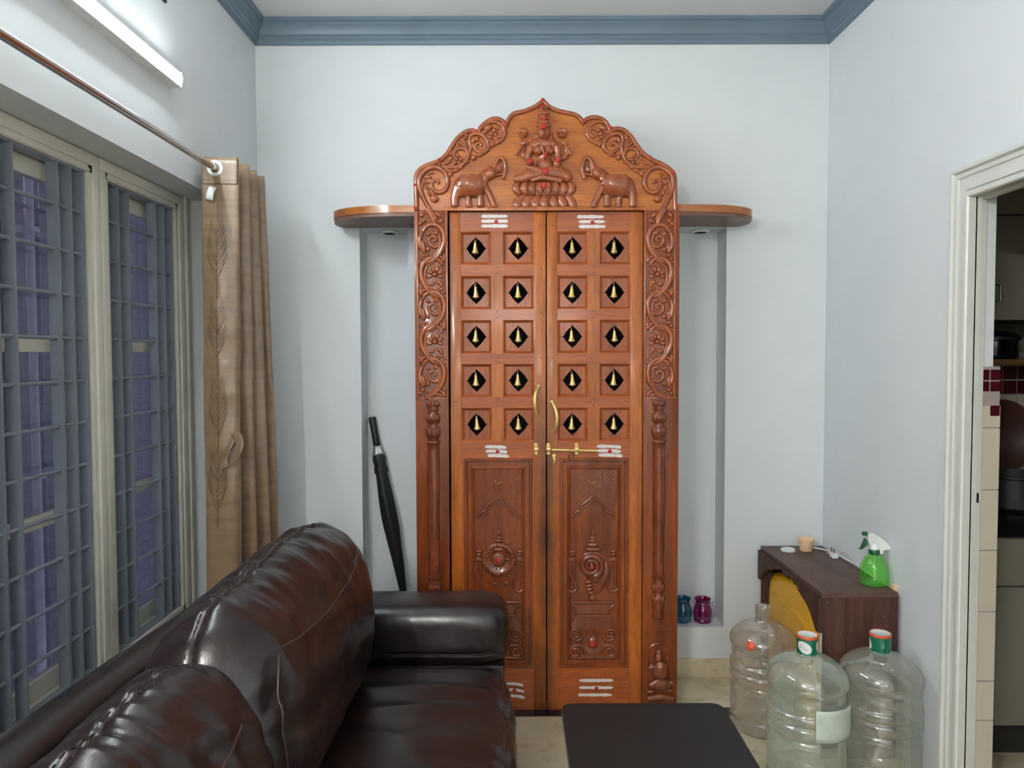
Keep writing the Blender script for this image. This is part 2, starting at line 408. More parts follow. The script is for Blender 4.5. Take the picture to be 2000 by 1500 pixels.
# ---------------------------------------------------------------- windows in the left wall
XF = -1.25                               # room-side face of the window frame
def window(num, y0, y1, label):
    w = thing('window_%d' % num, (XF, (y0 + y1) / 2, .42), label, None, None, 'structure')
    z0, z1 = .50, 1.993
    f = MB()
    for a, b in ((y0 - .05, y0), (y1, y1 + .05)):
        f.box(XF - .10, XF, a, b, .43, z1 + .02)
        ia, ib = (b - .018, b) if b == y0 else (a, a + .018)
        f.box(XF - .02, XF + .006, (a if b == y0 else ib), (ia if b == y0 else b), .43, z1 + .02, .002)
    f.box(XF - .10, XF, y0 - .05, y1 + .05, z1 - .0, 2.050); f.box(XF - .02, XF + .006, y0 - .05, y1 + .05, z1 + .02, 2.046, .002)
    f.box(XF - .10, XF, y0 - .05, y1 + .05, .43, z0)
    f.box(XF - .02, XF + .003, y0 - .006, y1 + .006, z1 + .002, z1 + .012, .002)
    f.build('window_frame', 'cream', w)
    s = MB(); xa, xb = XF - .088, XF - .062
    for a, b in ((y0, y0 + .028), (y1 - .028, y1)): s.box(xa, xb, a, b, z0, z1, .003)
    for z, h in ((.5, .055), (.97, .036), (1.46, .036), (1.94, .05)): s.box(xa, xb, y0, y1, z, z + h, .003)
    sh = s.build('window_sash', 'cream', w)
    MB().box(XF - .077, XF - .073, y0 + .02, y1 - .02, z0 + .03, z1 - .02).build('glass_pane', 'glass', w)
    g = MB()
    yc = (y0 + y1) / 2
    ys = [yc + d for d in (-.218, -.156, -.093, .093, .156, .218)]
    for y in ys: g.box(XF - .04, XF - .008, y - .003, y + .003, z0, z1)
    for k in range(-8, 4):
        z = 1.50 + .124 * k
        if z0 + .01 < z < z1 - .01: g.tube([(XF - .021, y0, z), (XF - .021, y1, z)], .0058, 8)
    g.box(XF - .04, XF - .01, y0, y1, z1 - .006, z1); g.box(XF - .04, XF - .01, y0, y1, z0, z0 + .006)
    g.build('grille', 'grille', w)
    return w
window(1, 1.19, 1.65, 'barred window nearest the camera, mostly out of the picture')
window(2, 1.755, 2.217, 'left-hand barred window with grey grille and cream frame')
window(3, 2.32, 2.787, 'right-hand barred window next to the brown curtain')
mb = MB()
for y in (1.09, 2.87): mb.box(XF - .10, XF - .004, y - .05 if y < 2 else y - .035, y + .01 if y < 2 else y + .05, .42, 2.05)
mb.box(XF - .02, XF + .012, 2.85, 2.865, .43, 2.055, .003)
struct(mb, 'trim_3', 'cream', 'cream side posts of the window frame')
mb = MB().box(XF, XL, WIN[0], WIN[1], .405, .43, .004); struct(mb, 'trim_4', 'cream', 'window sill')
# what lies outside
mb = MB().box(-2.3, -2.2, -1, 6.5, -.5, 4.5); struct(mb, 'wall_outside', 'outside', 'lavender wall of the house next door seen through the bars')
for i, (y, lab) in enumerate(((3.30, 'pale pipe outside, leftmost through the left barred window'), (3.48, 'pale pipe outside, middle of three through the left barred window'), (3.66, 'pale pipe outside, rightmost through the left barred window'), (4.75, 'pale strip in place of a glass reflection in the window beside the curtain'))):
    p = MB(); p.tube([(-2.13, y, -.1), (-2.13, y, 3.6)], .022, 10)  # pale strips added outside in place of stripes reflected in the panes
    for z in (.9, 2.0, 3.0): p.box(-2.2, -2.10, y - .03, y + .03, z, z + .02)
    tag(p.build('reflection_strip', 'reflection_strip'), lab, 'reflection_strip', 'strips standing in for window reflections')

# ---------------------------------------------------------------- kitchen doorway and what shows beyond
d = thing('door_1', (XR, 1.83, 0), 'white moulded frame of the kitchen doorway', None, None, 'structure')
a = MB()
OC = .096
pf = [(0, -.004), (0, .026), (.010, .026), (.014, .013), (.017, .013), (.019, .019), (.029, .019), (.031, .012), (OC - .040, .012), (OC - .038, .019), (OC - .024, .021), (OC - .021, .013), (OC - .018, .024), (OC - .012, .028), (OC - .003, .027), (OC, .022), (OC, -.004)]
yo, zo, yn = DO[1] + OC, DO[3] + OC, DO[0] - OC; n = len(pf)
a.add([(XR - t, y, z) for sy_, sz_ in ((1, 0), (1, 1), (-1, 1), (-1, 0)) for w, t in pf for y, z in ((yo - w if sy_ > 0 else yn + w, (zo - w) if sz_ else FZ),)],
      [(i * n + j, i * n + (j + 1) % n, (i + 1) * n + (j + 1) % n, (i + 1) * n + j) for i in range(3) for j in range(n)])
a.build('casing', 'whitewood', d, angle=15)
j = MB()
for (x0, x1, dy) in ((XR, XR + .020, 0), (XR + .020, XR + .037, -.007)):
    j.box(x0, x1, DO[1] - dy, DW[1], FZ, 1.959); j.box(x0, x1, DW[0], DO[0] + dy, FZ, 1.959); j.box(x0, x1, DO[0], DO[1], DO[3] + dy, 1.959)
j.build('jamb', 'whitewood', d)
x_, z_ = U(1915, 969, 2.29)
MB().box(XR + .0205, XR + .031, DO[1] + .0055, DO[1] + .0075, z_ - .016, z_ + .014).build('strike_plate', 'black', d)
# kitchen shell
mb = MB().box(XR + WT, 3.3, KY, KY + .1, FZ, ZC); struct(mb, 'wall_kitchen', 'kwall', smooth=False)
mb = MB().box(3.2, 3.3, YN, KY, FZ, ZC); mb.box(XR + WT, 3.3, .4, .5, FZ, ZC); struct(mb, 'wall_kitchen_side', 'kwall', smooth=False)
# tiled return of the wall just past the jamb
t = MB(); TX0, TX1, TY = XR + .039, XR + .092, DO[1] + .012
t.cur = 1
t.box(TX0, TX1, TY, DW[1] - .001, FZ, 1.408); t.box(XR + WT + .001, TX1, DW[1] - .001, 2.6, FZ, 1.408)
zz = [U(1940, y, TY)[1] for y in (1500, 1407, 1330, 1195, 1075, 957, 836, 792)]
zz[0] = .02; t.cur = 2
for z0, z1 in zip(zz, zz[1:]):
    t.box(TX0, TX1 + .001, TY - .003, TY, z0 + .003, z1 - .001)
for ya, yb in ((812, 792), (764, 745), (742, 722)):
    za, zb = U(1940, ya, TY)[1], U(1940, yb, TY)[1]
    t.cur = 3; t.box(TX1 - .030, TX1 - .002, TY - .005, TY, za, zb)
    if ya != 812: t.box(TX0, TX1 - .036, TY - .005, TY, za, zb)
struct(t, 'trim_5', ['wall', 'grout', 'tile', 'tilered'], 'beige tiled wall edge with maroon squares inside the kitchen door')
# wall tiles with maroon squares under the kitchen shelf
t = MB(); xk0 = 1.60
t.box(xk0, 3.2, KY - .012, KY, .86, 1.45)
t.cur = 1
for r_ in range(9):
    for c_ in range(14):
        x0 = 1.86 + c_ * .062; z0 = 1.395 - r_ * .062
        red = r_ < 2 or (r_ == 4 and c_ % 3 != 1)
        t.cur = 2 if red else 1
        t.box(x0 + .002, x0 + .058, KY - .017, KY - .01, z0 - .003, z0 - .058)
struct(t, 'trim_6', ['grout', 'tile', 'tilered'], 'grey kitchen wall tiles with a band of maroon squares')
# cupboards
u = thing('kitchen_cupboard', (2.2, 2.85, 1.57), 'grey wall cupboard high up inside the dim kitchen', 'cupboard')
MB().box(1.60, 3.1, 2.87, KY - .002, 1.573, 2.75).build('carcass', 'kdark', u)
for i in range(3):
    x0 = 1.60 + i * .5
    dr = MB().box(x0 + .002, x0 + .498, 2.85, 2.868, 1.576, 1.972, .002).build('cupboard_door', 'kwall', u)
    dt = MB().box(x0 + .002, x0 + .498, 2.85, 2.868, 1.978, 2.74, .002).build('cupboard_door', 'kwall', u)
    hx = x0 + .255
    if i == 0: hx = U(1949, 577, 2.84)[0]
    MB().tube([(hx, 2.85, 1.645), (hx, 2.825, 1.65), (hx, 2.825, 1.705), (hx, 2.85, 1.71)], .005, 8).build('handle', 'steel', dr)
b = thing('kitchen_base_cupboard', (2.3, 2.6, 0), 'pale grey base cupboard below the black kitchen worktop', 'cupboard')
MB().box(1.60, 3.1, 2.64, KY - .002, .1, .80).build('carcass', 'kwall', b)
MB().box(1.60, 3.1, 2.68, KY - .002, FZ, .1).build('plinth', 'kdark', b)
for i in range(3):
    x0 = 1.60 + i * .5
    MB().box(x0 + .002, x0 + .498, 2.62, 2.64, .11, .612, .003).build('cupboard_door', 'kwall', b)
    MB().box(x0 + .002, x0 + .498, 2.62, 2.64, .618, .796, .003).build('drawer', 'kwall', b)
mb = MB().box(1.60, 3.15, 2.585, KY - .018, .80, .862, .004); tag(mb.build('worktop', 'granite'), 'black stone kitchen worktop seen through the doorway', 'worktop')
mb = MB().box(1.70, 3.1, 2.94, KY - .018, 1.402, 1.425, .003); tag(mb.build('wall_shelf', 'plank'), 'thin brown wooden shelf on the kitchen wall below the cupboard', 'shelf')
p = thing('cooking_pot', (1.945, 3.0, 1.425), 'dark steel pot with a lid on the kitchen shelf', 'pot')
MB().lathe([(0, 0), (.075, 0), (.085, .012), (.085, .07), (.09, .075), (.09, .08), (.082, .08), (.08, .012), (0, .01)], (1.965, 3.03, 1.4255)).build('pot_body', 'steelpot', p)
MB().lathe([(.092, .078), (.092, .088), (.08, .098), (.03, .112), (0, .114)], (1.965, 3.03, 1.4255)).build('lid', 'black', p)
p = thing('black_pot', (1.92, 2.80, .862), 'black pot standing on the kitchen worktop', 'pot')
MB().lathe([(0, 0), (.11, 0), (.125, .015), (.125, .12), (.13, .125), (.13, .132), (.12, .132), (.118, .015), (0, .012)], (1.90, 2.80, .8625)).build('pot_body', 'black', p)
MB().tube([(1.78, 2.80, .97), (1.755, 2.80, .975), (1.755, 2.80, .945), (1.78, 2.80, .94)], .006, 8).build('handle', 'black', p)
w = MB(); w.lathe([(0, .05), (.06, .045), (.11, .022), (.15, -.005), (.155, -.005), (.115, .03), (.06, .055), (0, .062)], (2.06, KY - .075, 1.10), axis='y'); w.tube([(2.06, KY - .03, 1.24), (2.06, KY - .02, 1.33)], .008)
o = w.build('frying_pan', 'kbrown'); tag(o, 'brown pan hanging on the kitchen wall tiles', 'pan')
o = MB().tube([(2.06, KY - .019, 1.315), (2.06, KY - .045, 1.315), (2.06, KY - .045, 1.33)], .004).build('wall_hook', 'steel'); tag(o, 'small steel hook on the kitchen tiles', 'hook')

# ---------------------------------------------------------------- lamps
l_ = thing('tube_light', (XL, 1.89, 2.36), 'lit white tube light on the left wall above the curtain rod', 'tube light')
MB().box(XL, XL + .033, 1.29, 2.486, 2.334, 2.382).box(XL + .033, XL + .0385, 1.29, 2.486, 2.334, 2.3395, .001).box(XL + .033, XL + .037, 1.29, 2.486, 2.3785, 2.382, .001).build('housing', 'plastic_white', l_)
pts = [(XL + .034, 2.341), (XL + .040, 2.341), (XL + .044, 2.345), (XL + .046, 2.359), (XL + .044, 2.373), (XL + .040, 2.377), (XL + .034, 2.377)]; k = len(pts)
vs_ = [(x, 1.295, z) for x, z in pts] + [(x, 2.485, z) for x, z in pts]
mb = MB(); mb.add(vs_, [(i, i + 1, i + 1 + k, i + k) for i in range(k - 1)] + [(0, k, 2 * k - 1, k - 1)] + [list(range(k - 1, -1, -1)), list(range(k, 2 * k))])
mb.build('diffuser', 'tube', l_)
mb = MB(); mb.box(XL, XL + .042, 2.4865, 2.493, 2.333, 2.383, .002); mb.build('end_cap', 'plastic_white', l_)
l_ = thing('tube_light', (XL, -1.2, 2.36), 'added fill tube light on the left wall, unseen behind the camera', 'tube light')
MB().box(XL, XL + .032, -1.8, -.6, 2.338, 2.368, .003).build('housing', 'plastic_white', l_)
MB().tube([(XL + .055, -1.79, 2.355), (XL + .055, -.61, 2.355)], .02, 12).build('diffuser', 'fill_tube2', l_)
l_ = thing('tube_light', (.3, YN, 1.9), 'added fill tube light, unseen, on the wall behind the camera', 'tube light')
MB().box(-.4, .8, YN, YN + .03, 1.88, 1.92).build('housing', 'plastic_white', l_)
MB().tube([(-.39, YN + .052, 1.90), (.79, YN + .052, 1.90)], .02, 12).build('diffuser', 'fill_tube3', l_)

# ---------------------------------------------------------------- small dark hook high on the left wall
mb = MB(); hy = 2.455; hz = U(325, -6, 2.455)[1]
mb.box(XL, XL + .008, hy - .012, hy + .012, hz - .015, hz + .03, .002); mb.tube([(XL + .005, hy, hz), (XL + .035, hy, hz - .005), (XL + .04, hy, hz + .02)], .006)
tag(mb.build('wall_hook', 'black'), 'small black hook high on the left wall, cut by the frame top', 'hook')
#PART2
# ================================================================ the carved prayer-room doorway
YP, YL = 3.0, 3.012            # faces of the posts and of the door leaves
K = YP / F                     # metres per pixel on that plane
def Q(px, py, h=0, Y=YP):
    x, z = U(px, py, Y); return (x, Y - h, z)
def qt(mb, pts, r, h=.0, sm=5, n=8, sy=.8, Y=YP):      # carved line through pixel points
    P = cr([Q(a, b, h, Y) for a, b in pts], sm) if sm else [Vector(Q(a, b, h, Y)) for a, b in pts]
    if isinstance(r, (list, tuple)):
        k = len(P); R = []
        for i in range(k):
            t = i / (k - 1) * (len(r) - 1); q = min(int(t), len(r) - 2); R.append((r[q] + (r[q + 1] - r[q]) * (t - q)) * K)
    else: R = r * K
    return mb.tube(P, R, n, sy)
def qe(mb, px, py, rx, rz, h=0, d=.5, rot=0, n=10, Y=YP):
    return mb.ell(Q(px, py, h, Y), (rx * K, min(rx, rz) * K * d, rz * K), n, rot)
def spiral(cx, cy, r0, a0, turns, dr=1, r1=.12, n=None):
    n = n or int(12 * turns) + 2
    return [(cx + (r0 + (r1 * r0 - r0) * i / n) * math.cos(a0 + dr * 2 * PI * turns * i / n), cy + (r0 + (r1 * r0 - r0) * i / n) * math.sin(a0 + dr * 2 * PI * turns * i / n)) for i in range(n + 1)]
shrine = thing('prayer_room_doorway', (.139, YP, 0), 'tall carved teak double doorway with a scalloped crest, twenty bells and a seated figure', 'carved doorway')

# --- crest board
OL = [(809, 411), (808, 375), (808, 347), (813, 333), (827, 323), (843, 317), (855, 312), (868, 300), (880, 281), (893, 264), (908, 254), (920, 252), (931, 258), (935, 247), (947, 235), (963, 228), (978, 232), (987, 243), (990, 231), (1002, 218), (1022, 213), (1040, 206), (1052, 199), (1060, 192)]
ORR = [(1060, 192), (1073, 204), (1088, 211), (1104, 215), (1122, 219), (1134, 226), (1142, 237), (1148, 229), (1163, 225), (1180, 230), (1190, 241), (1194, 253), (1207, 248), (1223, 252), (1237, 265), (1253, 289), (1273, 308), (1298, 320), (1315, 332), (1322, 345), (1323, 375), (1324, 411)]
notch = {(931, 258), (987, 243), (1060, 192), (1142, 237), (1194, 253)}
def smooth_out(pts):
    segs = []; cur = []
    for p in pts:
        cur.append(p)
        if p in notch: segs.append(cur); cur = [p]
    if len(cur) > 1: segs.append(cur)
    out = []
    for s_ in segs:
        if len(s_) < 2: continue
        q = cr([(a, b, 0) for a, b in s_], 4); out += [(v.x, v.y) for v in q[(1 if out else 0):]]
    return out
out = smooth_out(OL + ORR[1:])
mb = MB().prism_y([U(a, b, YP) for a, b in out], YP, YP + .042)
crest = mb.build('crest_panel', 'wood', shrine, angle=50)
cxm, cym = 1067, 380
rim = MB()
inn = []
for a, b in out:
    dx, dy = cxm - a, cym - b; L = math.hypot(dx, dy); inn.append((a + dx / L * 5, b + dy / L * 5))
rim.tube([Q(a, b, .002) for a, b in inn], 4.6 * K, 8, .9)
rim.build('rim', 'carve', crest, angle=60)
mb = MB().box(*[U(868, 400, YP)[0], U(1262, 400, YP)[0]], YP - .010, YP, U(1067, 412, YP)[1], U(1067, 404, YP)[1], .002)
mb.build('lintel_moulding', 'stile', crest)
def mir(pts, ax=1066.5): return [(2 * ax - a, b) for a, b in pts]
def Z1(*p): return [(780 + a / 6, 180 + b / 6) for a, b in p]
def crest_scroll(m):
    s_ = MB(); f = (lambda p: mir(p)) if m else (lambda p: p)
    g = .004
    def T(p, r, sm=5): qt(s_, f(p), r, g, sm)
    def E(px, py, rx, rz, rot=0, d=.7, h=.004):
        (px, py), = f([(px, py)]); qe(s_, px, py, rx, rz, h, d, -rot if m else rot)
    T(Z1((440, 1500), (360, 1380), (290, 1260), (238, 1120), (240, 1000), (310, 915), (410, 880), (510, 920), (560, 1000), (565, 1090), (520, 1160), (440, 1175), (385, 1120), (390, 1055), (440, 1035), (465, 1075)), [3.2, 5, 5.5, 5, 5, 4.5, 3.5, 3])
    T(Z1((400, 1440), (330, 1330), (275, 1200), (275, 1060), (330, 970), (400, 950)), [1.5, 2.5, 2.2, 1.2])
    for k, (a, b, r_) in enumerate(((340, 1000, 0), (315, 1060, .3), (320, 1120, .8), (345, 1180, 1.2))): 
        (q,) = Z1((a, b)); E(q[0], q[1], 7, 3.6, r_)
    (q,) = Z1((410, 1250)); E(q[0], q[1], 9, 8, .6); (q,) = Z1((390, 1230)); E(q[0], q[1], 4, 9, .5)
    T(Z1((560, 890), (650, 885), (740, 850), (805, 770), (790, 690), (720, 660), (655, 690), (640, 750), (680, 800)), [2, 4.2, 4, 3.2, 2.2])
    T(Z1((810, 760), (835, 650), (820, 560), (850, 500), (930, 490), (1010, 540), (1045, 620), (1020, 690), (950, 710), (890, 670), (900, 610), (950, 605), (960, 640)), [3, 4.2, 4.6, 4, 3])
    T(Z1((800, 700), (770, 600), (740, 530)), [3.5, 2.5, 1]); T(Z1((770, 640), (700, 590), (680, 620), (710, 640)), [3, 2.5, 2]); T(Z1((770, 560), (790, 500), (770, 510)), [2.5, 2, 2])
    T(Z1((1030, 560), (1110, 590), (1190, 570), (1235, 500), (1225, 420), (1160, 365), (1080, 350), (1010, 380), (970, 430)), [3.5, 4, 4.2, 3.5, 2])
    T(Z1((1130, 430), (1190, 425), (1210, 480), (1170, 530), (1120, 500), (1150, 470)), [3, 3, 2])
    for a, b, rx, rz, ro in ((600, 960, 5, 7, .5), (660, 920, 8, 4, -.3), (720, 880, 7, 4, -.4), (800, 820, 4, 4, 0), (870, 770, 6, 6, 0), (950, 735, 8, 4, -.3), (1090, 610, 6, 7, .4), (1140, 600, 4, 4, 0),
                             (560, 830, 8, 3.5, -.5), (600, 780, 7, 3.5, -.8), (610, 720, 6, 3, -.9), (680, 740, 6, 3, .8), (720, 790, 5, 4, .3), (700, 830, 5, 4, 0), (650, 830, 4, 4, 0),
                             (470, 850, 4, 4, 0), (1040, 420, 9, 6, -.3), (1000, 470, 8, 4, -.3), (1080, 490, 6, 4, .6), (1110, 450, 5, 4, 0), (1060, 530, 7, 4, .3), (870, 560, 5, 8, .5), (910, 550, 4, 6, .2), (860, 630, 4, 7, 0)):
        (q,) = Z1((a, b)); E(q[0], q[1], rx, rz, ro)
    return s_
crest_scroll(False).build('scroll_carving', 'carve', crest, angle=180)
crest_scroll(True).build('scroll_carving', 'carve', crest, angle=180)

# --- seated figure on the lotus
def Z2(a, b): return (990 + a / 6.52, 190 + b / 6.52)
kz = K / 6.52
fig = MB()
def ft(pts, r, h=.010, sy=.7):
    qt(fig, [Z2(a, b) for a, b in pts], [v * 1.12 / 6.52 for v in r], h, 4, 10, sy)
def fe(a, b, rx, rz, h=.010, d=.8, rot=0):
    q = Z2(a, b); qe(fig, q[0], q[1], rx * 1.06 / 6.52, rz * 1.06 / 6.52, h, d, rot, 14)
ft([(462, 395), (460, 300), (456, 220), (452, 150), (452, 112)], [84, 66, 56, 44, 22], .012)
for b, r in ((385, 90), (340, 80), (300, 74), (240, 64), (225, 62), (165, 50)): ft([(462 - r, b), (462, b - 10), (462 + r, b)], [9, 11, 9], .030)
fe(462, 462, 78, 92, .020, .75); fe(462, 478, 11, 24, .0475, .9); fe(438, 452, 16, 8, .0445); fe(488, 452, 16, 8, .0445); fe(462, 514, 22, 9, .042)
fe(392, 490, 14, 34, .01); fe(532, 490, 14, 34, .01)
ft([(380, 470), (345, 560), (330, 640)], [30, 34, 30], .003); ft([(545, 470), (580, 560), (610, 640)], [30, 34, 30], .003)
fe(465, 560, 38, 40, .010)
ft([(300, 640), (380, 600), (465, 590), (550, 600), (632, 630)], [40, 55, 58, 55, 40], .008)
fe(400, 690, 62, 62, .016, .8); fe(530, 690, 62, 62, .016, .8); fe(465, 650, 110, 80, .006, .4)
ft([(465, 680), (475, 780), (482, 870)], [100, 78, 112], .004, .5); fe(485, 860, 85, 60, .012, .6)
ft([(420, 600), (450, 680), (482, 760), (520, 690), (545, 600)], [9, 11, 12, 11, 9], .032); fe(484, 780, 26, 34, .030)
ft([(302, 640), (278, 720), (262, 800), (280, 870)], [42, 38, 32, 30], .016); fe(288, 848, 50, 44, .026); ft([(245, 890), (330, 905)], [20, 18], .02)
ft([(630, 630), (648, 720), (640, 800), (636, 860)], [42, 38, 34, 32], .016); fe(638, 860, 48, 62, .026, .7, .3); ft([(585, 930), (640, 935)], [18, 18], .02)
ft([(330, 680), (240, 770), (205, 720), (215, 640), (205, 590)], [30, 30, 28, 24, 26], .008)
ft([(120, 755), (160, 690), (200, 620), (205, 560)], [16, 16, 14, 14], .018); fe(205, 480, 54, 52, .016); 
for dx in (-34, 0, 34): fe(205 + dx, 450, 20, 34, .03)
for dx, dy in ((-20, 0), (4, 8), (26, 0)): fe(205 + dx, 590 + dy, 14, 34, .022, .8, .3)
ft([(620, 690), (700, 780), (760, 730), (745, 650), (715, 590)], [30, 32, 30, 24, 26], .008)
ft([(815, 755), (775, 690), (730, 620), (712, 560)], [16, 16, 14, 14], .018); fe(700, 480, 62, 50, .016)
for dx in (-40, 0, 40): fe(700 + dx, 450, 22, 34, .03)
for dx, dy in ((-22, 0), (2, 8), (26, 0)): fe(718 + dx, 590 + dy, 14, 34, .022, .8, -.3)
ft([(440, 960), (300, 1000), (190, 1035), (130, 1060)], [62, 62, 50, 34], .012); fe(130, 1040, 46, 56, .010, .7, .5)
ft([(470, 960), (620, 970), (740, 1000), (800, 1040)], [66, 76, 66, 44], .012); fe(770, 1030, 62, 60, .012)
ft([(250, 900), (360, 925), (480, 960), (600, 935), (690, 925)], [30, 34, 40, 34, 26], .018)
ft([(300, 1070), (460, 1030), (700, 1080)], [26, 34, 26], .014)
fig.build('seated_figure', 'carve', crest, angle=180, remesh=.0022)
lo = MB()
q = Z2(470, 1165); qe(lo, q[0], q[1], 372 / 6.52, 105 / 6.52, -.002, .30, 0, 24)
for i in range(8):
    a = 130 + i * 98; t = (a - 470) / 350
    P = [Z2(a - 30 * t, 1085), Z2(a + 8 * t, 1130), Z2(a + 4 * t, 1190), Z2(a - 45 * t, 1250)]
    qt(lo, P, [16 / 6.52, 50 / 6.52, 54 / 6.52, 16 / 6.52], .010 - .004 * abs(t), 4, 10, .5)
    qt(lo, [(P[1][0] - 6.5, P[1][1]), (P[2][0] - 7, P[2][1]), P[3]], 1.2, .017 - .005 * abs(t), 4, 6)
for i in range(7):
    a = 150 + i * 110; t = (a - 480) / 400
    P = [Z2(a * .82 + 480 * .18, 1262), Z2(a, 1310), Z2(a + 26 * t, 1360), Z2(a + 48 * t, 1400)]
    qt(lo, P, [22 / 6.52, 50 / 6.52, 58 / 6.52, 46 / 6.52], .008, 4, 10, .3)
lo.prism_y([U(*Z2(a, b), YP) for a, b in ((170, 1262), (790, 1262), (885, 1400), (85, 1400))], YP - .010, YP + .001)
lo.build('lotus_seat', 'carve', crest, angle=180)

# --- elephants
def elephant(m):
    e = MB()
    f = (lambda p: [(2124 - a, b) for a, b in p]) if m else (lambda p: p)
    def T(p, r, h=.008, sy=.7): qt(e, f(Z1(*p)), [v / 6 for v in r], h, 4, 10, sy)
    def E(a, b, rx, rz, h=.008, d=.7, rot=0):
        (q,) = f(Z1((a, b))); qe(e, q[0], q[1], rx / 6, rz / 6, h, d, -rot if m else rot, 14)
    E(830, 1085, 185, 120, .006, .7); E(720, 1120, 95, 120, .006, .6); E(950, 1070, 95, 105, .008, .7)
    T([(940, 1050), (1010, 990), (1060, 950)], [70, 66, 62], .010)
    E(1070, 960, 66, 74, .014, .8, .3); E(1000, 1010, 44, 66, .022, .5, -.3)
    T([(1095, 930), (1120, 860), (1150, 800), (1195, 775), (1235, 830), (1245, 910), (1232, 970), (1212, 1025)], [40, 32, 27, 25, 24, 22, 22, 26], .012, .8)
    T([(1100, 960), (1150, 935), (1180, 890)], [18, 14, 8], .016); T([(1110, 985), (1165, 975), (1205, 965)], [16, 12, 12], .014)
    T([(1130, 960), (1155, 860), (1185, 940), (1195, 860)], [10, 12, 12, 8], .012)
    T([(690, 1120), (655, 1230), (650, 1345)], [68, 50, 46], .008); T([(800, 1190), (812, 1270), (815, 1345)], [46, 38, 40], .006)
    T([(935, 1150), (950, 1250), (955, 1345)], [50, 40, 42], .010); T([(1000, 1120), (1060, 1220), (1110, 1345)], [48, 40, 38], .008)
    for a in (650, 815, 955, 1115): E(a, 1340, 52, 22, .010)
    T([(650, 1060), (632, 1150), (640, 1230)], [12, 10, 10], .012)
    E(1075, 935, 9, 9, .036)
    o = e.build('elephant_carving', 'carve', crest, angle=180, remesh=.0022)
    c = MB()
    def cf(u, v):
        a = 725 + u * 255; b = 985 + v * 235 + 14 * math.sin(u * PI)
        (q,) = f(Z1((a, b))); return Q(q[0], q[1], .013 + .034 * math.sqrt(max(.02, 1 - ((a - 830) / 210) ** 2 - ((b - 1075) / 165) ** 2)))
    c.grid(cf, 8, 8)
    for k in (.06, .14): c.tube([Vector(cf(a, b)) + Vector((0, -.001, 0)) for a, b in ((k, k), (.5, k), (1 - k, k), (1 - k, .5), (1 - k, 1 - k), (.5, 1 - k), (k, 1 - k), (k, .5))], .0011, 6, closed=True)
    for rr in (.28, .18, .08): c.tube([Vector(cf(.5 + rr * math.cos(t), .5 + rr * math.sin(t))) + Vector((0, -.001, 0)) for t in [i * PI / 6 for i in range(12)]], .0011, 6, closed=True)
    c.build('saddle_cloth', 'carve', crest, angle=180)
elephant(False); elephant(True)
# red powder dots on the crest
dt = MB()
for a, b, r in ((931, 259, 3), (988, 243, 3.4), (858, 313, 3.4), (811, 362, 2.6), (812, 407, 3.6), (1060, 196, 3.4), (1142, 237, 3.4), (1192, 250, 3.4), (1269, 307, 2.6), (1314, 338, 3.6), (1321, 401, 3.2)):
    dt.ell(Q(a, b, .010), (r * K, .0022, r * K), 8)
for a, b, r, h in ((450, 150, 26, .034), (470, 310, 26, .044), (462, 410, 40, .046), (440, 455, 14, .046), (485, 775, 28, .044), (290, 845, 36, .044), (645, 830, 34, .046), (485, 975, 44, .044), (465, 1150, 38, .040), (330, 100, 0, 0)):
    if r: q = Z2(a, b); dt.ell(Q(q[0], q[1], h), (r / 6.52 * K, .003, r / 6.52 * K), 8)
for a, b in ((956, 331), (1165, 331)): dt.ell(Q(a, b, .026), (3 * K, .003, 4 * K), 8)
dt.build('vermilion_dots', 'red', crest, angle=180)

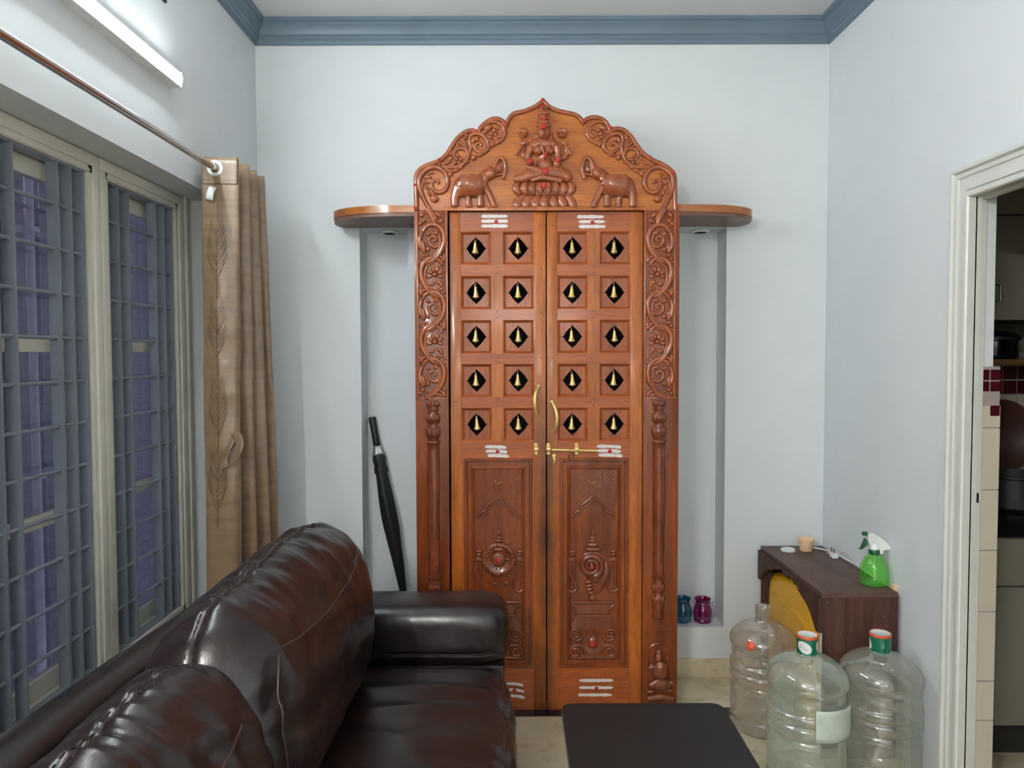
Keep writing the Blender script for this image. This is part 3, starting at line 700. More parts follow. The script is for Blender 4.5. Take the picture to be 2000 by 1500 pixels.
# --- posts with vine bands and turned half columns
def post(m):
    AX = 1066.5
    f = (lambda p: [(2 * AX - a, b) for a, b in p]) if m else (lambda p: p)
    xl, xr = (U(1256, 900, YP)[0], U(1324.5, 1000, YP)[0]) if m else (U(812.5, 900, YP)[0], U(877, 900, YP)[0])
    ztop = U(843, 411, YP)[1]
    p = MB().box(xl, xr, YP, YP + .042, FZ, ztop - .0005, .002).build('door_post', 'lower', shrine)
    v = MB()
    def T(pts, r, h=.004, sm=4): qt(v, f(pts), [q * 1.12 for q in r], h, sm)
    def E(px, py, rx, rz, rot=0, d=.7, h=.004):
        (q,) = f([(px, py)]); qe(v, q[0], q[1], rx, rz, h, d, -rot if m else rot)
    for k in range(5):
        c = 469 + 65.6 * k; s_ = 1 if k % 2 == 0 else -1; cx = 845 + (1 if s_ < 0 else -1)
        def X(dx): return cx + s_ * dx
        # link from below up round the outside, over the top, into the curl
        T([(X(-14), c + 47), (X(6), c + 36), (X(19), c + 18), (X(24), c - 2), (X(19), c - 20), (X(5), c - 30), (X(-10), c - 27), (X(-19), c - 15)], [2, 4.2, 5, 5, 4.6, 4, 3.2, 2.2])
        T([(X(-6), c + 40), (X(10), c + 24), (X(16), c + 4), (X(12), c - 14), (X(0), c - 20)], [1, 2, 2.2, 2, 1])
        if s_ > 0:
            T([(X(-19), c - 15), (X(-24), c - 2), (X(-23), c + 12), (X(-14), c + 25)], [2.4, 4, 5, 2]); E(X(-17), c + 12, 5, 12, -s_ * .3)
            T([(X(14), c + 10), (X(6), c + 14), (X(-4), c + 8), (X(-6), c - 2), (X(2), c - 7), (X(8), c - 1), (X(3), c + 3)], [3, 3.2, 3, 2.6, 2])
            E(X(8), c - 14, 5, 4); E(X(-8), c - 12, 5, 4, .5); E(X(-8), c + 18, 4, 5)
        else:
            for q in range(6):
                a = -.3 + q * .75; E(X(-4 + 11 * math.cos(a)), c + 2 - 11 * math.sin(a), 6.4, 3.6, -s_ * a)
            E(X(-4), c + 2, 4.5, 4.5, 0, 1, .007)
            E(X(-12), c + 17, 6, 5, .4); E(X(2), c + 20, 6, 4, -.4); E(X(-16), c + 22, 4, 6)
        for dx, dy, rx, rz, ro in ((23, 38, 4, 7, -.5 * s_), (17, 33, 3, 6, -.9 * s_), (25, 29, 3, 3, 0), (-22, 36, 3.4, 3.4, 0), (-17, 30, 5, 3, .6 * s_), (-23, -32, 4, 5, .5 * s_)):
            if c + dy < 775 and c + dy > 414: E(X(dx), c + dy, rx, rz, ro)
        T([(X(-2), c + 46), (X(10), c + 38), (X(22), c + 44)], [2, 2.6, 1.4])
        for a_, rr_, ro_ in ((-.9, 25, .5), (-.35, 25.5, .2), (.1, 26, 0), (2.3, 24, -.6)):
            ex, ey = X(rr_ * math.cos(a_)), c + rr_ * math.sin(a_)
            if 820 < ex < 871 and 416 < ey < 774: E(ex, ey, 2.6, 5, s_ * ro_, .8, .002)
        for dx, dy in ((-10, 34), (4, 30), (-24, 44), (12, -36), (-14, -38)):
            if 416 < c + dy < 774: E(X(dx), c + dy, 3.6, 2.4, s_ * .5, .8, .003)
    T([(850, 440), (846, 428), (838, 414), (832, 408)], [3, 5, 5, 4]); E(856, 420, 8, 4, .7); E(862, 432, 5, 4); E(824, 420, 6, 4, -.7); E(826, 432, 4, 4)
    v.build('vine_carving', 'carve', p, angle=180)
    b = MB()
    for px in (816, 873.5): 
        (q,) = f([(px, 600)]); x = U(q[0], q[1], YP)[0]
        b.box(x - .004, x + .004, YP - .008, YP, U(843, 777, YP)[1], ztop - .002, .002)
    b.box(min(xl, xr) + .008, max(xl, xr) - .006, YP - .006, YP, U(843, 780, YP)[1], U(843, 777, YP)[1], .001)
    b.build('fillet', 'carve', p)
    c = MB(); (q,) = f([(846.5, 900)]); cx = U(q[0], q[1], YP)[0]
    pr_ = [(783, 2), (784, 9), (790, 12), (796, 10), (800, 11.5), (804, 9), (807, 9), (811, 12.5), (818, 13.5), (824, 12), (828, 9.5), (833, 11), (841, 14), (849, 14), (856, 11.5), (860, 11), (862, 14), (865, 14), (867, 11.5), (880, 12.3), (1000, 12), (1123, 11.2), (1124, 13.5), (1128, 13.8), (1130, 11), (1136, 11), (1143, 13), (1152, 12.5), (1158, 9), (1162, 9), (1167, 12), (1176, 12.5), (1184, 11), (1188, 12), (1191, 11), (1195, 10), (1203, 12), (1207, 11), (1212, 2)]
    c.lathe([(r * K, U(846, y, YP)[1]) for y, r in pr_], (cx, YP + .002, 0), 16, arc=(PI, 2 * PI))
    for yy, hh, rr in ((789, 6, 11.5), (817, 9, 13), (844, 11, 13.6), (1147, 8, 12.6), (1171, 8, 12)):
        for i in range(7):
            a = PI + PI * (i + .5) / 7
            c.ell((cx + math.cos(a) * rr * K * .9, YP + .002 + math.sin(a) * rr * K * .9, U(846, yy, YP)[1]), (3.2 * K, 3.2 * K, hh * K), 8)
    c.build('turned_column', 'carve_dark', p, angle=60)
    g = MB()
    (q0,), (q1,) = f([(819, 1240)]), f([(873, 1240)])
    xa, xb = sorted((U(q0[0], 1300, YP)[0], U(q1[0], 1300, YP)[0])); zt = U(1290, 1237, YP)[1]
    g.box(xa, xb, YP - .003, YP, U(1290, 1236, YP)[1], U(1290, 1234.5, YP)[1])
    g.tube([Vector((xa + .008, YP - .002, .05)), Vector((xa + .008, YP - .002, zt - .09))] + [Vector(((xa + xb) / 2 - math.cos(t) * (xb - xa - .016) / 2, YP - .002, zt - .09 + .05 * math.sin(t))) for t in [PI * i / 8 for i in range(1, 8)]] + [Vector((xb - .008, YP - .002, zt - .09)), Vector((xb - .008, YP - .002, .05))], .005, 6)
    g.build('niche_moulding', 'lower', p)
    h = MB()
    def B(a, b, rx, rz, hh=.006, rot=0, d=.7): 
        a = 2 * AX - a if not m else a; qe(h, a, b, rx, rz, hh, d, rot if m else -rot, 12)
    def BT(pts, r, hh=.010): qt(h, [(2 * AX - a, b) if not m else (a, b) for a, b in pts], r, hh, 4, 8, .8)
    B(1285, 1283, 8, 9, .012); B(1286, 1272, 7, 5, .010); B(1290, 1308, 17, 20, .006); B(1292, 1335, 22, 12, .006)
    BT([(1302, 1296), (1290, 1306), (1274, 1302), (1266, 1304)], [5, 5, 4.5, 5]); BT([(1268, 1338), (1282, 1330), (1294, 1324)], [6, 6, 5]); BT([(1292, 1342), (1306, 1334), (1314, 1330)], [5, 6, 5])
    BT([(1300, 1280), (1311, 1295), (1314, 1320)], [3, 3, 3]); B(1272, 1300, 6, 6); B(1270, 1350, 8, 4); B(1310, 1348, 8, 4); BT([(1264, 1364), (1290, 1360), (1316, 1364)], [6, 7, 6], .006)
    h.build('crouching_figure', 'carve_dark', p, angle=180, remesh=.0025)
post(False); post(True)

# --- case behind the doors
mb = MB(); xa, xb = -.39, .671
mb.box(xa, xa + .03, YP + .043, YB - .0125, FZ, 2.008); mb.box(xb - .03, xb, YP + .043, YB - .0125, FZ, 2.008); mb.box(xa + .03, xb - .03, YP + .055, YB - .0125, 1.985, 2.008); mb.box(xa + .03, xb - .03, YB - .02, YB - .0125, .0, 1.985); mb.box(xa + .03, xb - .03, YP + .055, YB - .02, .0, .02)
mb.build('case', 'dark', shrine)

# --- door leaves
COLS = {0: [(901, 960), (983, 1042.5)], 1: [(1089, 1148), (1171, 1231)]}
ROWS = [(452, 516.5), (538.5, 603.5), (625, 690), (711, 775.5), (796.5, 862)]
LEAF = {0: (879.5, 1066), 1: (1068.3, 1255)}
def xl_(px, py=700): return U(px, py, YL)[0]
def zl_(py, px=1066): return U(px, py, YL)[1]
bell_proto = None
def make_bell(parent):
    b = MB(); b.lathe([(0, -.013), (.003, -.012), (.0046, -.014), (.0058, -.020), (.0070, -.030), (.0090, -.041), (.0122, -.051), (.0145, -.055), (.0138, -.0565), (.0105, -.052), (.0060, -.032), (.004, -.018), (0, -.016)], n=16)
    b.tube([(0, 0, -.045), (0, 0, -.058)], .0018, 6); b.ell((0, 0, -.0595), (.0028, .0028, .0028), 8)
    b.tube([(.004 * math.cos(t), .001, -.009 + .005 * math.sin(t)) for t in [i * PI / 5 for i in range(10)]], .0009, 6, closed=True)
    b.cur = 1; b.tube(cr([(0, 0, -.006), (.003, 0, -.001), (.004, 0, .005), (0, .001, .010), (-.003, .002, .012)], 3), .0008, 6)
    return b
for s_ in (0, 1):
    px0, px1 = LEAF[s_]; x0, x1 = xl_(px0), xl_(px1); zt, zb = zl_(413.5), zl_(1389)
    fr = MB(); Y0, Y1 = YL, YL + .03
    cs = [(xl_(a), xl_(b)) for a, b in COLS[s_]]; rs = [(zl_(b), zl_(a)) for a, b in ROWS]
    lp = (cs[0][0] + .008, cs[1][1] - .006, zl_(1304), zl_(895))
    fr.cur = 0       # stiles
    fr.box(x0, cs[0][0], Y0, Y1, zb, zt, .0015); fr.box(cs[1][1], x1, Y0, Y1, zb, zt, .0015)
    for a, b in rs: fr.box(cs[0][1], cs[1][0], Y0, Y1, a, b)
    fr.cur = 1       # rails
    zz = [zt] + [v for r_ in rs for v in (r_[1], r_[0])]
    for i in range(0, 10, 2): fr.box(cs[0][0], cs[1][1], Y0 + .0004, Y1, zz[i + 1], zz[i])
    fr.box(cs[0][0], cs[1][1], Y0 + .0004, Y1, lp[3], rs[-1][0]); fr.box(cs[0][0], cs[1][1], Y0 + .0004, Y1, zb, lp[2])
    fr.box(cs[0][0], lp[0], Y0 + .0004, Y1, lp[2], lp[3]); fr.box(lp[1], cs[1][1], Y0 + .0004, Y1, lp[2], lp[3])
    fr.cur = 2
    for zc in [(zz[i + 1] + zz[i]) / 2 for i in (2, 4, 6, 8)] + [zz[1] + .02]:
        for x in (x0 + .021, x1 - .018): fr.lathe([(0, -.0016), (.0035, -.0012), (.004, .001)], (x, Y0, zc + .004), 8, 'y')
        if zc < zz[1]:
            for dz in (-.012, .012): fr.lathe([(0, -.0012), (.004, -.0008), (.0045, .001)], ((cs[0][1] + cs[1][0]) / 2, Y0, zc + dz), 8, 'y')
    leaf = fr.build('door_leaf', ['stile', 'rail', 'carve_dark'], shrine, angle=30)
    leaf['label'] = 'left leaf with a carved wheel' if s_ == 0 else 'right leaf with a carved conch shell and the sliding bolt'
    for (ca, cb), (za, zb_) in [(c, r_) for r_ in rs for c in cs]:
        mb = MB(); i_ = .0105
        O = [(ca, za), (cb, za), (cb, zb_), (ca, zb_)]; I = [(ca + i_, za + i_), (cb - i_, za + i_), (cb - i_, zb_ - i_), (ca + i_, zb_ - i_)]
        Md = [(ca + .004, za + .004), (cb - .004, za + .004), (cb - .004, zb_ - .004), (ca + .004, zb_ - .004)]
        vs_ = [(x, YL + .001, z) for x, z in O] + [(x, YL + .004, z) for x, z in Md] + [(x, YL + .013, z) for x, z in I]
        mb.cur = 1
        mb.add(vs_, [(r_ * 4 + q, r_ * 4 + (q + 1) % 4, (r_ + 1) * 4 + (q + 1) % 4, (r_ + 1) * 4 + q) for r_ in (0, 1) for q in range(4)])
        mb.cur = 0
        mx, mz = (ca + cb) / 2, (za + zb_) / 2; hx, hz = (cb - ca) / 2 - i_, (zb_ - za) / 2 - i_
        RX, RZ = .0375, .044; N = 32; inn_ = []; ou = []
        for q in range(N):
            t = 2 * PI * q / N; cx_, sz_ = math.cos(t), math.sin(t)
            # a diamond with swelling sides and small nibs at its points
            r_ = 1 / ((abs(cx_) ** 1.22 + abs(sz_) ** 1.22) ** (1 / 1.22))
            r_ *= 1.0 + (.06 if q % 8 == 0 else -.015 if q % 8 in (1, 7) else 0)
            inn_.append((mx + RX * r_ * cx_, mz + RZ * r_ * sz_))
            e = 1 / max(abs(cx_), abs(sz_)); ou.append((mx + hx * e * cx_, mz + hz * e * sz_))
        vs_ = [(x, YL + .013, z) for x, z in ou] + [(x, YL + .013, z) for x, z in inn_] + [(x, YL + .022, z) for x, z in inn_] + [(x, YL + .022, z) for x, z in ou]
        mb.add(vs_, [(r_ * N + q, r_ * N + (q + 1) % N, (r_ + 1) * N + (q + 1) % N, (r_ + 1) * N + q) for r_ in range(3) for q in range(N)])
        for sg in (-1, 1):
            mb.cur = 2; mb.box(min(mx + sg * RX * 1.08, mx + sg * hx), max(mx + sg * RX * 1.08, mx + sg * hx), YL + .0126, YL + .0132, mz - .0007, mz + .0007)
        mb.build('bell_panel', ['panel', 'rail', 'dark'], leaf, angle=30)
        at = Vector((mx + random.uniform(-.004, -.001), YL + .010, mz + .037))
        if bell_proto is None:
            b = make_bell(leaf); b.v = [(v[0] + at.x, v[1] + at.y, v[2] + at.z) for v in b.v]
            bell_proto = b.build('bell', ['brass', 'steel'], leaf, angle=60, at=at); bl = bell_proto
        else:
            bl = bell_proto.copy(); C.objects.link(bl); bl.parent = leaf; bl.location = at - origin(leaf)
        bl.rotation_euler = (random.uniform(-.04, .04), random.uniform(-.06, .06), random.uniform(0, 3))
    # --- lower carved panel
    lo = MB(); xa, xb, za, zb_ = lp; dx0 = 0 if s_ else -183.5
    def rect(i_, y): return [(x, y, z) for x, z in ((xa + i_, za + i_), (xb - i_, za + i_), (xb - i_, zb_ - i_), (xa + i_, zb_ - i_))]
    rings = [rect(0, YL + .0005), rect(.004, YL - .004), rect(.010, YL - .004), rect(.014, YL + .008), rect(.030, YL + .008), rect(.042, YL - .0), rect(.046, YL + .004)]
    vs_ = [p for r_ in rings for p in r_]
    lo.add(vs_, [(r_ * 4 + q, r_ * 4 + (q + 1) % 4, (r_ + 1) * 4 + (q + 1) % 4, (r_ + 1) * 4 + q) for r_ in range(len(rings) - 1) for q in range(4)] + [tuple(len(vs_) - 4 + q for q in range(4))])
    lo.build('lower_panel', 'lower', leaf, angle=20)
    YC = YL + .004; cv = MB()
    def T(p, r, h=.002, sm=4, sy=.8): qt(cv, [(a + dx0, b) for a, b in p], r, h, sm, 8, sy, YC)
    def E(a, b, rx, rz, h=.002, d=.7, rot=0): qe(cv, a + dx0, b, rx, rz, h, d, rot, 12, YC)
    arch = [(1117, 1012), (1124, 1001), (1133, 996), (1134, 988), (1145, 980), (1157, 969)]
    arch2 = [(1157, 969), (1170, 980), (1180, 988), (1181, 996), (1191, 1001), (1199, 1012)]
    T(arch, 2.6, .004, 3); T(arch2, 2.6, .004, 3); T([(a, b + 8) for a, b in arch[1:]], 1.5, .002, 3); T([(a, b + 8) for a, b in arch2[:-1]], 1.5, .002, 3)
    def ay(x): x = abs(x - 1157); return 968 + x * 1.05
    for dr in (1, -1):
        for k in range(-14, 30):
            pts = []
            for q in range(0, 40):
                x = 1113 + q * 2.4; y = 919 + k * 8.5 + dr * (x - 1113) * 1.0 - (0 if dr > 0 else 0)
                if dr < 0: y = 919 + k * 8.5 - (x - 1113)
                if x < 1204 and 918 < y < ay(x) - 4: pts.append((x, y))
                elif pts: break
            if len(pts) > 1: T([pts[0], pts[-1]], .55, .0, 0)
    for sx in (-1, 1):
        X = 1158 + sx * 40
        E(X, 1077, 7, 4, .004); E(X, 1083, 5.5, 4, .004); E(X, 1090, 6.5, 3, .004); T([(X - 8 * 1, 1093), (X + 7, 1093)], 1.8, .004, 0)
        T([(X - 4, 1095), (X - 5, 1115), (X - sx * 8 - 4, 1140), (X - sx * 12, 1150)], [2, 3, 3, 1.5]); T([(X + 4, 1095), (X + 3, 1120), (X + 5, 1150)], [2, 3, 2])
        T([(X - 10, 1152), (X, 1156), (X + 8, 1150)], [2, 3, 2])
        # scroll brackets at the foot
        T([(1158 + sx * 14, 1232), (1158 + sx * 24, 1248), (1158 + sx * 33, 1250)] + spiral(1158 + sx * 34, 1238, 11, PI / 2 - sx * .4, 1.6, -sx, .2), [3, 3, 3, 2], .003)
        T([(1158 + sx * 16, 1276), (1158 + sx * 20, 1262), (1158 + sx * 33, 1260)] + spiral(1158 + sx * 34, 1272, 11, -PI / 2 + sx * .4, 1.6, sx, .2), [3, 3, 3, 2], .003)
        T([(1158 + sx * 42, 1180), (1158 + sx * 34, 1188), (1158 + sx * 30, 1200)], [1.5, 3, 1.5])
    T([(1116, 1176), (1200, 1176)], 2.4, .004, 0); T([(1114, 1284), (1202, 1284)], 2, .003, 0)
    bk = [U(a + dx0, b, YC) for a, b in ((1126, 1202), (1190, 1202), (1200, 1216), (1201, 1227), (1115, 1227), (1116, 1216))]
    cv.prism_y(bk, YC - .006, YC + .001); T([(1126, 1202), (1190, 1202)], 2, .006, 0)
    bk = [U(a + dx0, b, YC) for a, b in ((1118, 1180), (1198, 1180), (1184, 1199), (1132, 1199))]; cv.prism_y(bk, YC - .003, YC + .001)
    c0 = U(1158 + dx0, 1255, YC); cv.lathe([(24 * K, .001), (22 * K, -.005), (17 * K, -.004), (14 * K, -.002), (9 * K, -.003), (7 * K, -.008), (0, -.010)], (c0[0], YC, c0[1]), 20, 'y')
    E(1158, 1041, 3.5, 7, .004); E(1158, 1050, 6, 3, .004); E(1158, 1056, 8, 3.4, .004); E(1158, 1064, 12, 5, .004); E(1158, 1073, 17, 5, .003)
    if s_ == 0:
        c0 = U(974, 1092, YC); P_ = [(34, .001), (34, -.006), (32, -.012), (28, -.014), (24, -.010), (16, -.004), (14, -.004), (13.5, -.012), (10, -.016), (6, -.013), (4, -.016), (0, -.017)]
        cv.lathe([(r_ * K, h) for r_, h in P_], (c0[0], YC, c0[1]), 40, 'y')
        for q in range(26):
            a = 2 * PI * q / 26; cv.ell((c0[0] + 28 * K * math.cos(a), YC - .012, c0[1] + 28 * K * math.sin(a)), (5 * K, .0026, 1.6 * K), 8, -a)
        for q in range(14):
            a = 2 * PI * q / 14; cv.ell((c0[0] + 20 * K * math.cos(a), YC - .006, c0[1] + 20 * K * math.sin(a)), (7 * K, .002, 1.6 * K), 8, -a)
        E(1150, 1140, 6, 3, .003, .7, .3); E(1172, 1138, 6, 3, .003, .7, -.3)
    else:
        E(1157, 1101, 28, 27, .0, .2); T([(1183, 1098), (1184, 1120), (1174, 1140), (1163, 1158)], [6, 11, 10, 6], -.004); E(1164, 1118, 22, 22, .0, .25)
        T(spiral(1154, 1104, 22, 1.2, 2.3, -1, .15), [6.5, 6, 5, 4, 3.2], .010, 3)
        for k, y in enumerate((1136, 1143, 1150, 1157)): E(1149 + k * 1.4, y, 9 - k * .8, 3.8, .006, .9, -.2)
        E(1157, 1167, 8, 8, .004, .9); E(1154, 1104, 5, 8, .014)
    cv.build('panel_carving', 'carve_dark', leaf, angle=60)
    rd = MB()
    for a, b, r_, h in ((1158, 1255, 6.5, .011), (1158 + (0 if s_ else -1), 1040, 3, .006)) + (((1157.5, 1092, 5, .018),) if s_ == 0 else ((1155, 1106, 3.6, .023), (1156, 1167, 3, .016))):
        rd.ell(Q(a + dx0, b, h, YC), (r_ * K, .002, r_ * K), 10)
    rd.build('vermilion_dots', 'red', leaf, angle=180)
    sc = MB()   # a small worn crescent at the top of the lattice carving
    sc.tube(cr([Q(1151 + dx0, 937, .001, YC), Q(1152 + dx0, 943, .001, YC), Q(1158 + dx0, 945, .001, YC), Q(1163 + dx0, 940, .001, YC)], 3), 1.3 * K, 6, .4); sc.build('chip_mark', 'brass_dull', leaf)
    # painted ash marks with a red dot
    for (cx_, cy_, wd, hgt, cv_) in (((968, 432, 52, 9.5, 0), (971, 881, 42, 8.5, 2), (1004, 1347, 36, 12, 4)), ((1156, 433, 52, 9.5, 0), (1190, 880, 47, 8.5, 2), (1164, 1343, 66, 14, 0)))[s_]:
        tk = MB(); rr = random.Random(int(cx_ + cy_))
        for k in (-1, 0, 1):
            N = 14; up = []; dn = []; sh = rr.uniform(-3, 3)
            for q in range(N + 1):
                t = q / N; x = cx_ + sh + (t - .5) * wd; y = cy_ + k * hgt + cv_ * (t - .3) ** 2 * 4 * .5
                hh = 3.3 * min(1, 6 * t + .5, 6 * (1 - t) + .5) + rr.uniform(-.7, .5)
                if hgt > 11: hh *= .85
                up.append(U(x, y - hh, YL)); dn.append(U(x, y + hh, YL))
            tk.prism_y(up + dn[::-1], YL - .0012, YL + .001)
        tk.build('ash_mark', 'white', leaf, angle=30)
        tk = MB(); tk.ell(Q(cx_ + 1, cy_ + 1, .001, YL), (4.2 * K, .0016, 3.8 * K), 10); tk.build('red_dot', 'red', leaf, angle=180)
    # handle
    hp = [(1052, 755), (1046, 768), (1044, 785), (1046, 802), (1053, 816)] if s_ == 0 else [(1078, 785), (1084, 798), (1087, 815), (1085, 832), (1079, 844)]
    hd = MB(); hh = [.004, .022, .028, .022, .004]
    P = cr([Q(a, b, h, YL) for (a, b), h in zip(hp, hh)], 6); k = len(P)
    hd.tube(P, [(.0045 + .004 * math.sin(PI * i / (k - 1))) for i in range(k)], 10)
    for q in (0, -1): hd.ell(Q(hp[q][0], hp[q][1], .002, YL), (.008, .004, .009), 10)
    hd.build('handle', 'brass', leaf, angle=60)
    bt = MB()
    def hinge(px, py):
        x, z = U(px, py, YL)
        bt.box(x - .0075, x + .0075, YL - .003, YL + .001, z - .024, z + .024, .0012)
        for dz in (-.018, .018): bt.ell((x, YL - .003, z + dz), (.0075, .0028, .0075), 8); 
        bt.tube([(x - .0085, YL - .006, z), (x + .0085, YL - .006, z)], .0095, 12)
    if s_ == 0: hinge(1047, 877)
    else:
        hinge(1071, 877); hinge(1126, 877)
        a, b = Q(1077, 878, .007, YL), Q(1166, 880, .007, YL); bt.tube([a, b], .0052, 12)
        q = Q(1111, 877, .010, YL); bt.tube([q, Q(1116, 874, .022, YL)], .0035, 8)
        q = Q(1082, 893, .004, YL); bt.box(q[0] - .006, q[0] + .006, YL - .003, YL + .001, q[2] - .010, q[2] + .012, .001)
        bt.tube(cr([Q(1082, 892, .008, YL), Q(1083, 899, .012, YL), Q(1081, 904, .010, YL)], 4), .004, 8)
    bt.build('sliding_bolt' if s_ else 'bolt_keeper', 'brass', leaf, angle=50)
    if s_:
        ky = MB(); c0 = Q(1115, 890, .008, YL)
        ky.tube([(c0[0] + .0095 * math.cos(t), c0[1], c0[2] + .012 * math.sin(t)) for t in [i * PI / 8 for i in range(16)]], .0026, 8, closed=True)
        ky.build('ring_pull', 'brass_dull', leaf)

# ---------------------------------------------------------------- the long shelf behind the crest
pl = [(-.40, YP + .046), (-.52, YP + .05), (-.62, YP + .072), (-.70, YP + .115), (-.752, YP + .175), (-.768, YP + .245), (-.762, YB - .03), (-.745, YB)]
prr = [(.68, YP + .046), (.80, YP + .05), (.90, YP + .072), (.975, YP + .115), (1.02, YP + .17), (1.035, YP + .24), (1.03, YB - .03), (1.015, YB)]
def crv(p): return [(v.x, v.y) for v in cr([(a, b, 0) for a, b in p], 5)]
outl = crv(pl)[::-1] + crv(prr)
outl = crv(prr) + crv(pl)[::-1]
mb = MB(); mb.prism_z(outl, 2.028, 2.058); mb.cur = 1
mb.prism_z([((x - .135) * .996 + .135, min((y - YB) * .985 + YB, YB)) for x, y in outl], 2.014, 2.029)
tag(mb.build('wall_shelf', ['shelf', 'shelf_under'], angle=35), 'long teak shelf with rounded ends running behind the carved crest', 'shelf')
for (x0, x1, *_), lab in zip(NI, ('small round downlight, switched off, at the top of the left niche', 'small round downlight, switched off, at the top of the right niche')):
    cx_ = -.555 if x0 < 0 else .86
    mb = MB(); mb.lathe([(.028, -.012), (.040, -.012), (.042, -.006), (.040, -.0012)], (cx_, YB + .075, 2.012), 24)
    mb.cur = 1; mb.lathe([(.028, -.012), (.022, -.003), (0, -.003)], (cx_, YB + .075, 2.012), 24)
    tag(mb.build('downlight', ['plastic_white', 'kdark']), lab, 'light fitting', 'downlights in the niches')
#PART3
# ================================================================ sofa
sofa = thing('sofa', (-.45, 1.42, 0), 'dark brown leather sofa with puffy cushions standing in front of the barred window', 'sofa')
def nz(x, y, z): return noise.noise(Vector((x, y, z)))
def cushion(c, half, n, shape, N=56):
    """rounded box of superquadric form; shape(p, q) moves each point"""
    vs_ = []; fs = []
    def pt(p):
        s_ = (abs(p[0]) ** n[0] + abs(p[1]) ** n[1] + abs(p[2]) ** n[2])
        # solve for the scale that puts p on the surface
        lo, hi = .4, 1.0
        for _ in range(18):
            k = (lo + hi) / 2
            v = abs(p[0] * k) ** n[0] + abs(p[1] * k) ** n[1] + abs(p[2] * k) ** n[2]
            if v > 1: hi = k
            else: lo = k
        q = Vector((p[0] * k, p[1] * k, p[2] * k))
        g = Vector(tuple((1 if q[i] > 0 else -1) * abs(q[i]) ** (n[i] - 1) / half[i] for i in range(3)))
        g = g.normalized() if g.length > 1e-9 else Vector((0, 0, 1))
        w = Vector((c[0] + q.x * half[0], c[1] + q.y * half[1], c[2] + q.z * half[2]))
        return shape(w, q, g)
    m = MB()
    def warp(t): return math.tan(t * .7) / math.tan(.7)
    ny = int(N * max(1, min(2.4, half[1] / max(half[0], half[2]))))
    for ax in range(3):
        for sg in (-1, 1):
            a, b = [(1, 2), (0, 2), (0, 1)][ax]
            def fn(u, v):
                p = [0, 0, 0]; p[ax] = sg; p[a] = warp(2 * u - 1); p[b] = warp(2 * v - 1); return pt(p)
            m.grid(fn, ny if a == 1 else N, ny if b == 1 else N)
    return m, pt
def seam(pt, parent, line, r=.0022, name='seam', stitches=0, mat='seam', lift=0):
    mb = MB(); P = [Vector(pt(p)) for p in line]; mb.tube(P, r, 8); mb.build(name, mat, parent, angle=180)
    if stitches:
        st = MB()
        for off in (-.05, .05):
            L = [Vector(pt((p[0] + (off if stitches == 1 else 0), p[1] + (off * .35 if stitches == 2 else 0), p[2]))) for p in line]
            for i in range(0, len(L) - 1, 2): st.tube([L[i], L[i + 1]], .0016, 5)
        st.build('stitching', 'thread', parent, angle=180)
def lin_pts(a, b, k): return [tuple(a[i] + (b[i] - a[i]) * t / k for i in range(3)) for t in range(k + 1)]
SEAMX = .78
def back_shape(seed, cx, cz):
    def f(w, q, g):
        top = max(0, q.z); d = 0
        def ridge(a, b, c_): return 1 - 2 * abs(nz(a, b, c_))
        # sharp gathers run across the top seam and fade down both faces
        ms = math.exp(-((q.x - .05) / .42) ** 2) * top ** 2
        d += ms * (.014 * ridge(w.y * 9 + seed, w.x * 4 + w.y * 3, seed) - .007 + .008 * ridge(w.y * 21, w.x * 6, seed + 9))
        d -= .006 * math.exp(-((q.x + .02) / .05) ** 2) * (q.z > 0)
        fr = math.exp(-((q.x - SEAMX) / .07) ** 2) * (q.z > .3); d -= .005 * fr
        mf = math.exp(-((q.x - .80) / .25) ** 2) * (q.z > 0) * top
        d += mf * .012 * ridge(w.y * 7 + seed, w.x * 3 + w.z * 5, seed + 4)
        ed = max(0, abs(q.y) - .55) / .45
        d += ed * .012 * ridge(w.y * 3, w.x * 9 + seed, w.z * 9)
        d += .014 * nz(w.y * 2.2 + seed, w.x * 3, w.z * 3.5) + .006 * nz(w.y * 6, w.x * 4 + seed, w.z * 9)
        d += .007 * max(0, q.x) * ridge(w.y * 3, seed, w.z * 15 + w.y * 4)
        x = w.x - (w.z - cz) * .05
        if q.z < 0: x = cx + (x - cx) * (1 + .22 * min(1, -q.z))
        v = Vector((x, w.y, w.z)) + g * d
        return v
    return f
def back_cushion(y0, y1, ztop, seed, lab):
    cz = ztop - .262; cx = -.605
    m, pt = cushion((cx, (y0 + y1) / 2, cz), (.17, (y1 - y0) / 2, .262), (2.05, 9, 2.05), back_shape(seed, cx, cz))
    o = m.build('back_cushion', 'leather', sofa, angle=180); o['label'] = lab
    seam(pt, o, lin_pts((-.02, -.97, 1), (-.02, .97, 1), 90), stitches=1, mat='seam')
    seam(pt, o, [(1, -.95 + 1.9 * t / 60, .86 - .26 * (1 - (2 * t / 60 - 1) ** 2)) for t in range(61)], .0028)
    seam(pt, o, lin_pts((-.05, -1, .9), (.05, -1, -.8), 50), .0022, stitches=1)
    seam(pt, o, lin_pts((.98, -.985, .8), (1, -.985, -.7), 40), .0026)
    return o
back_cushion(1.36, 2.42, .947, 3.3, 'far back cushion, pulled up higher than its neighbour')
back_cushion(.36, 1.45, .897, 8.1, 'near back cushion, sunk lower')
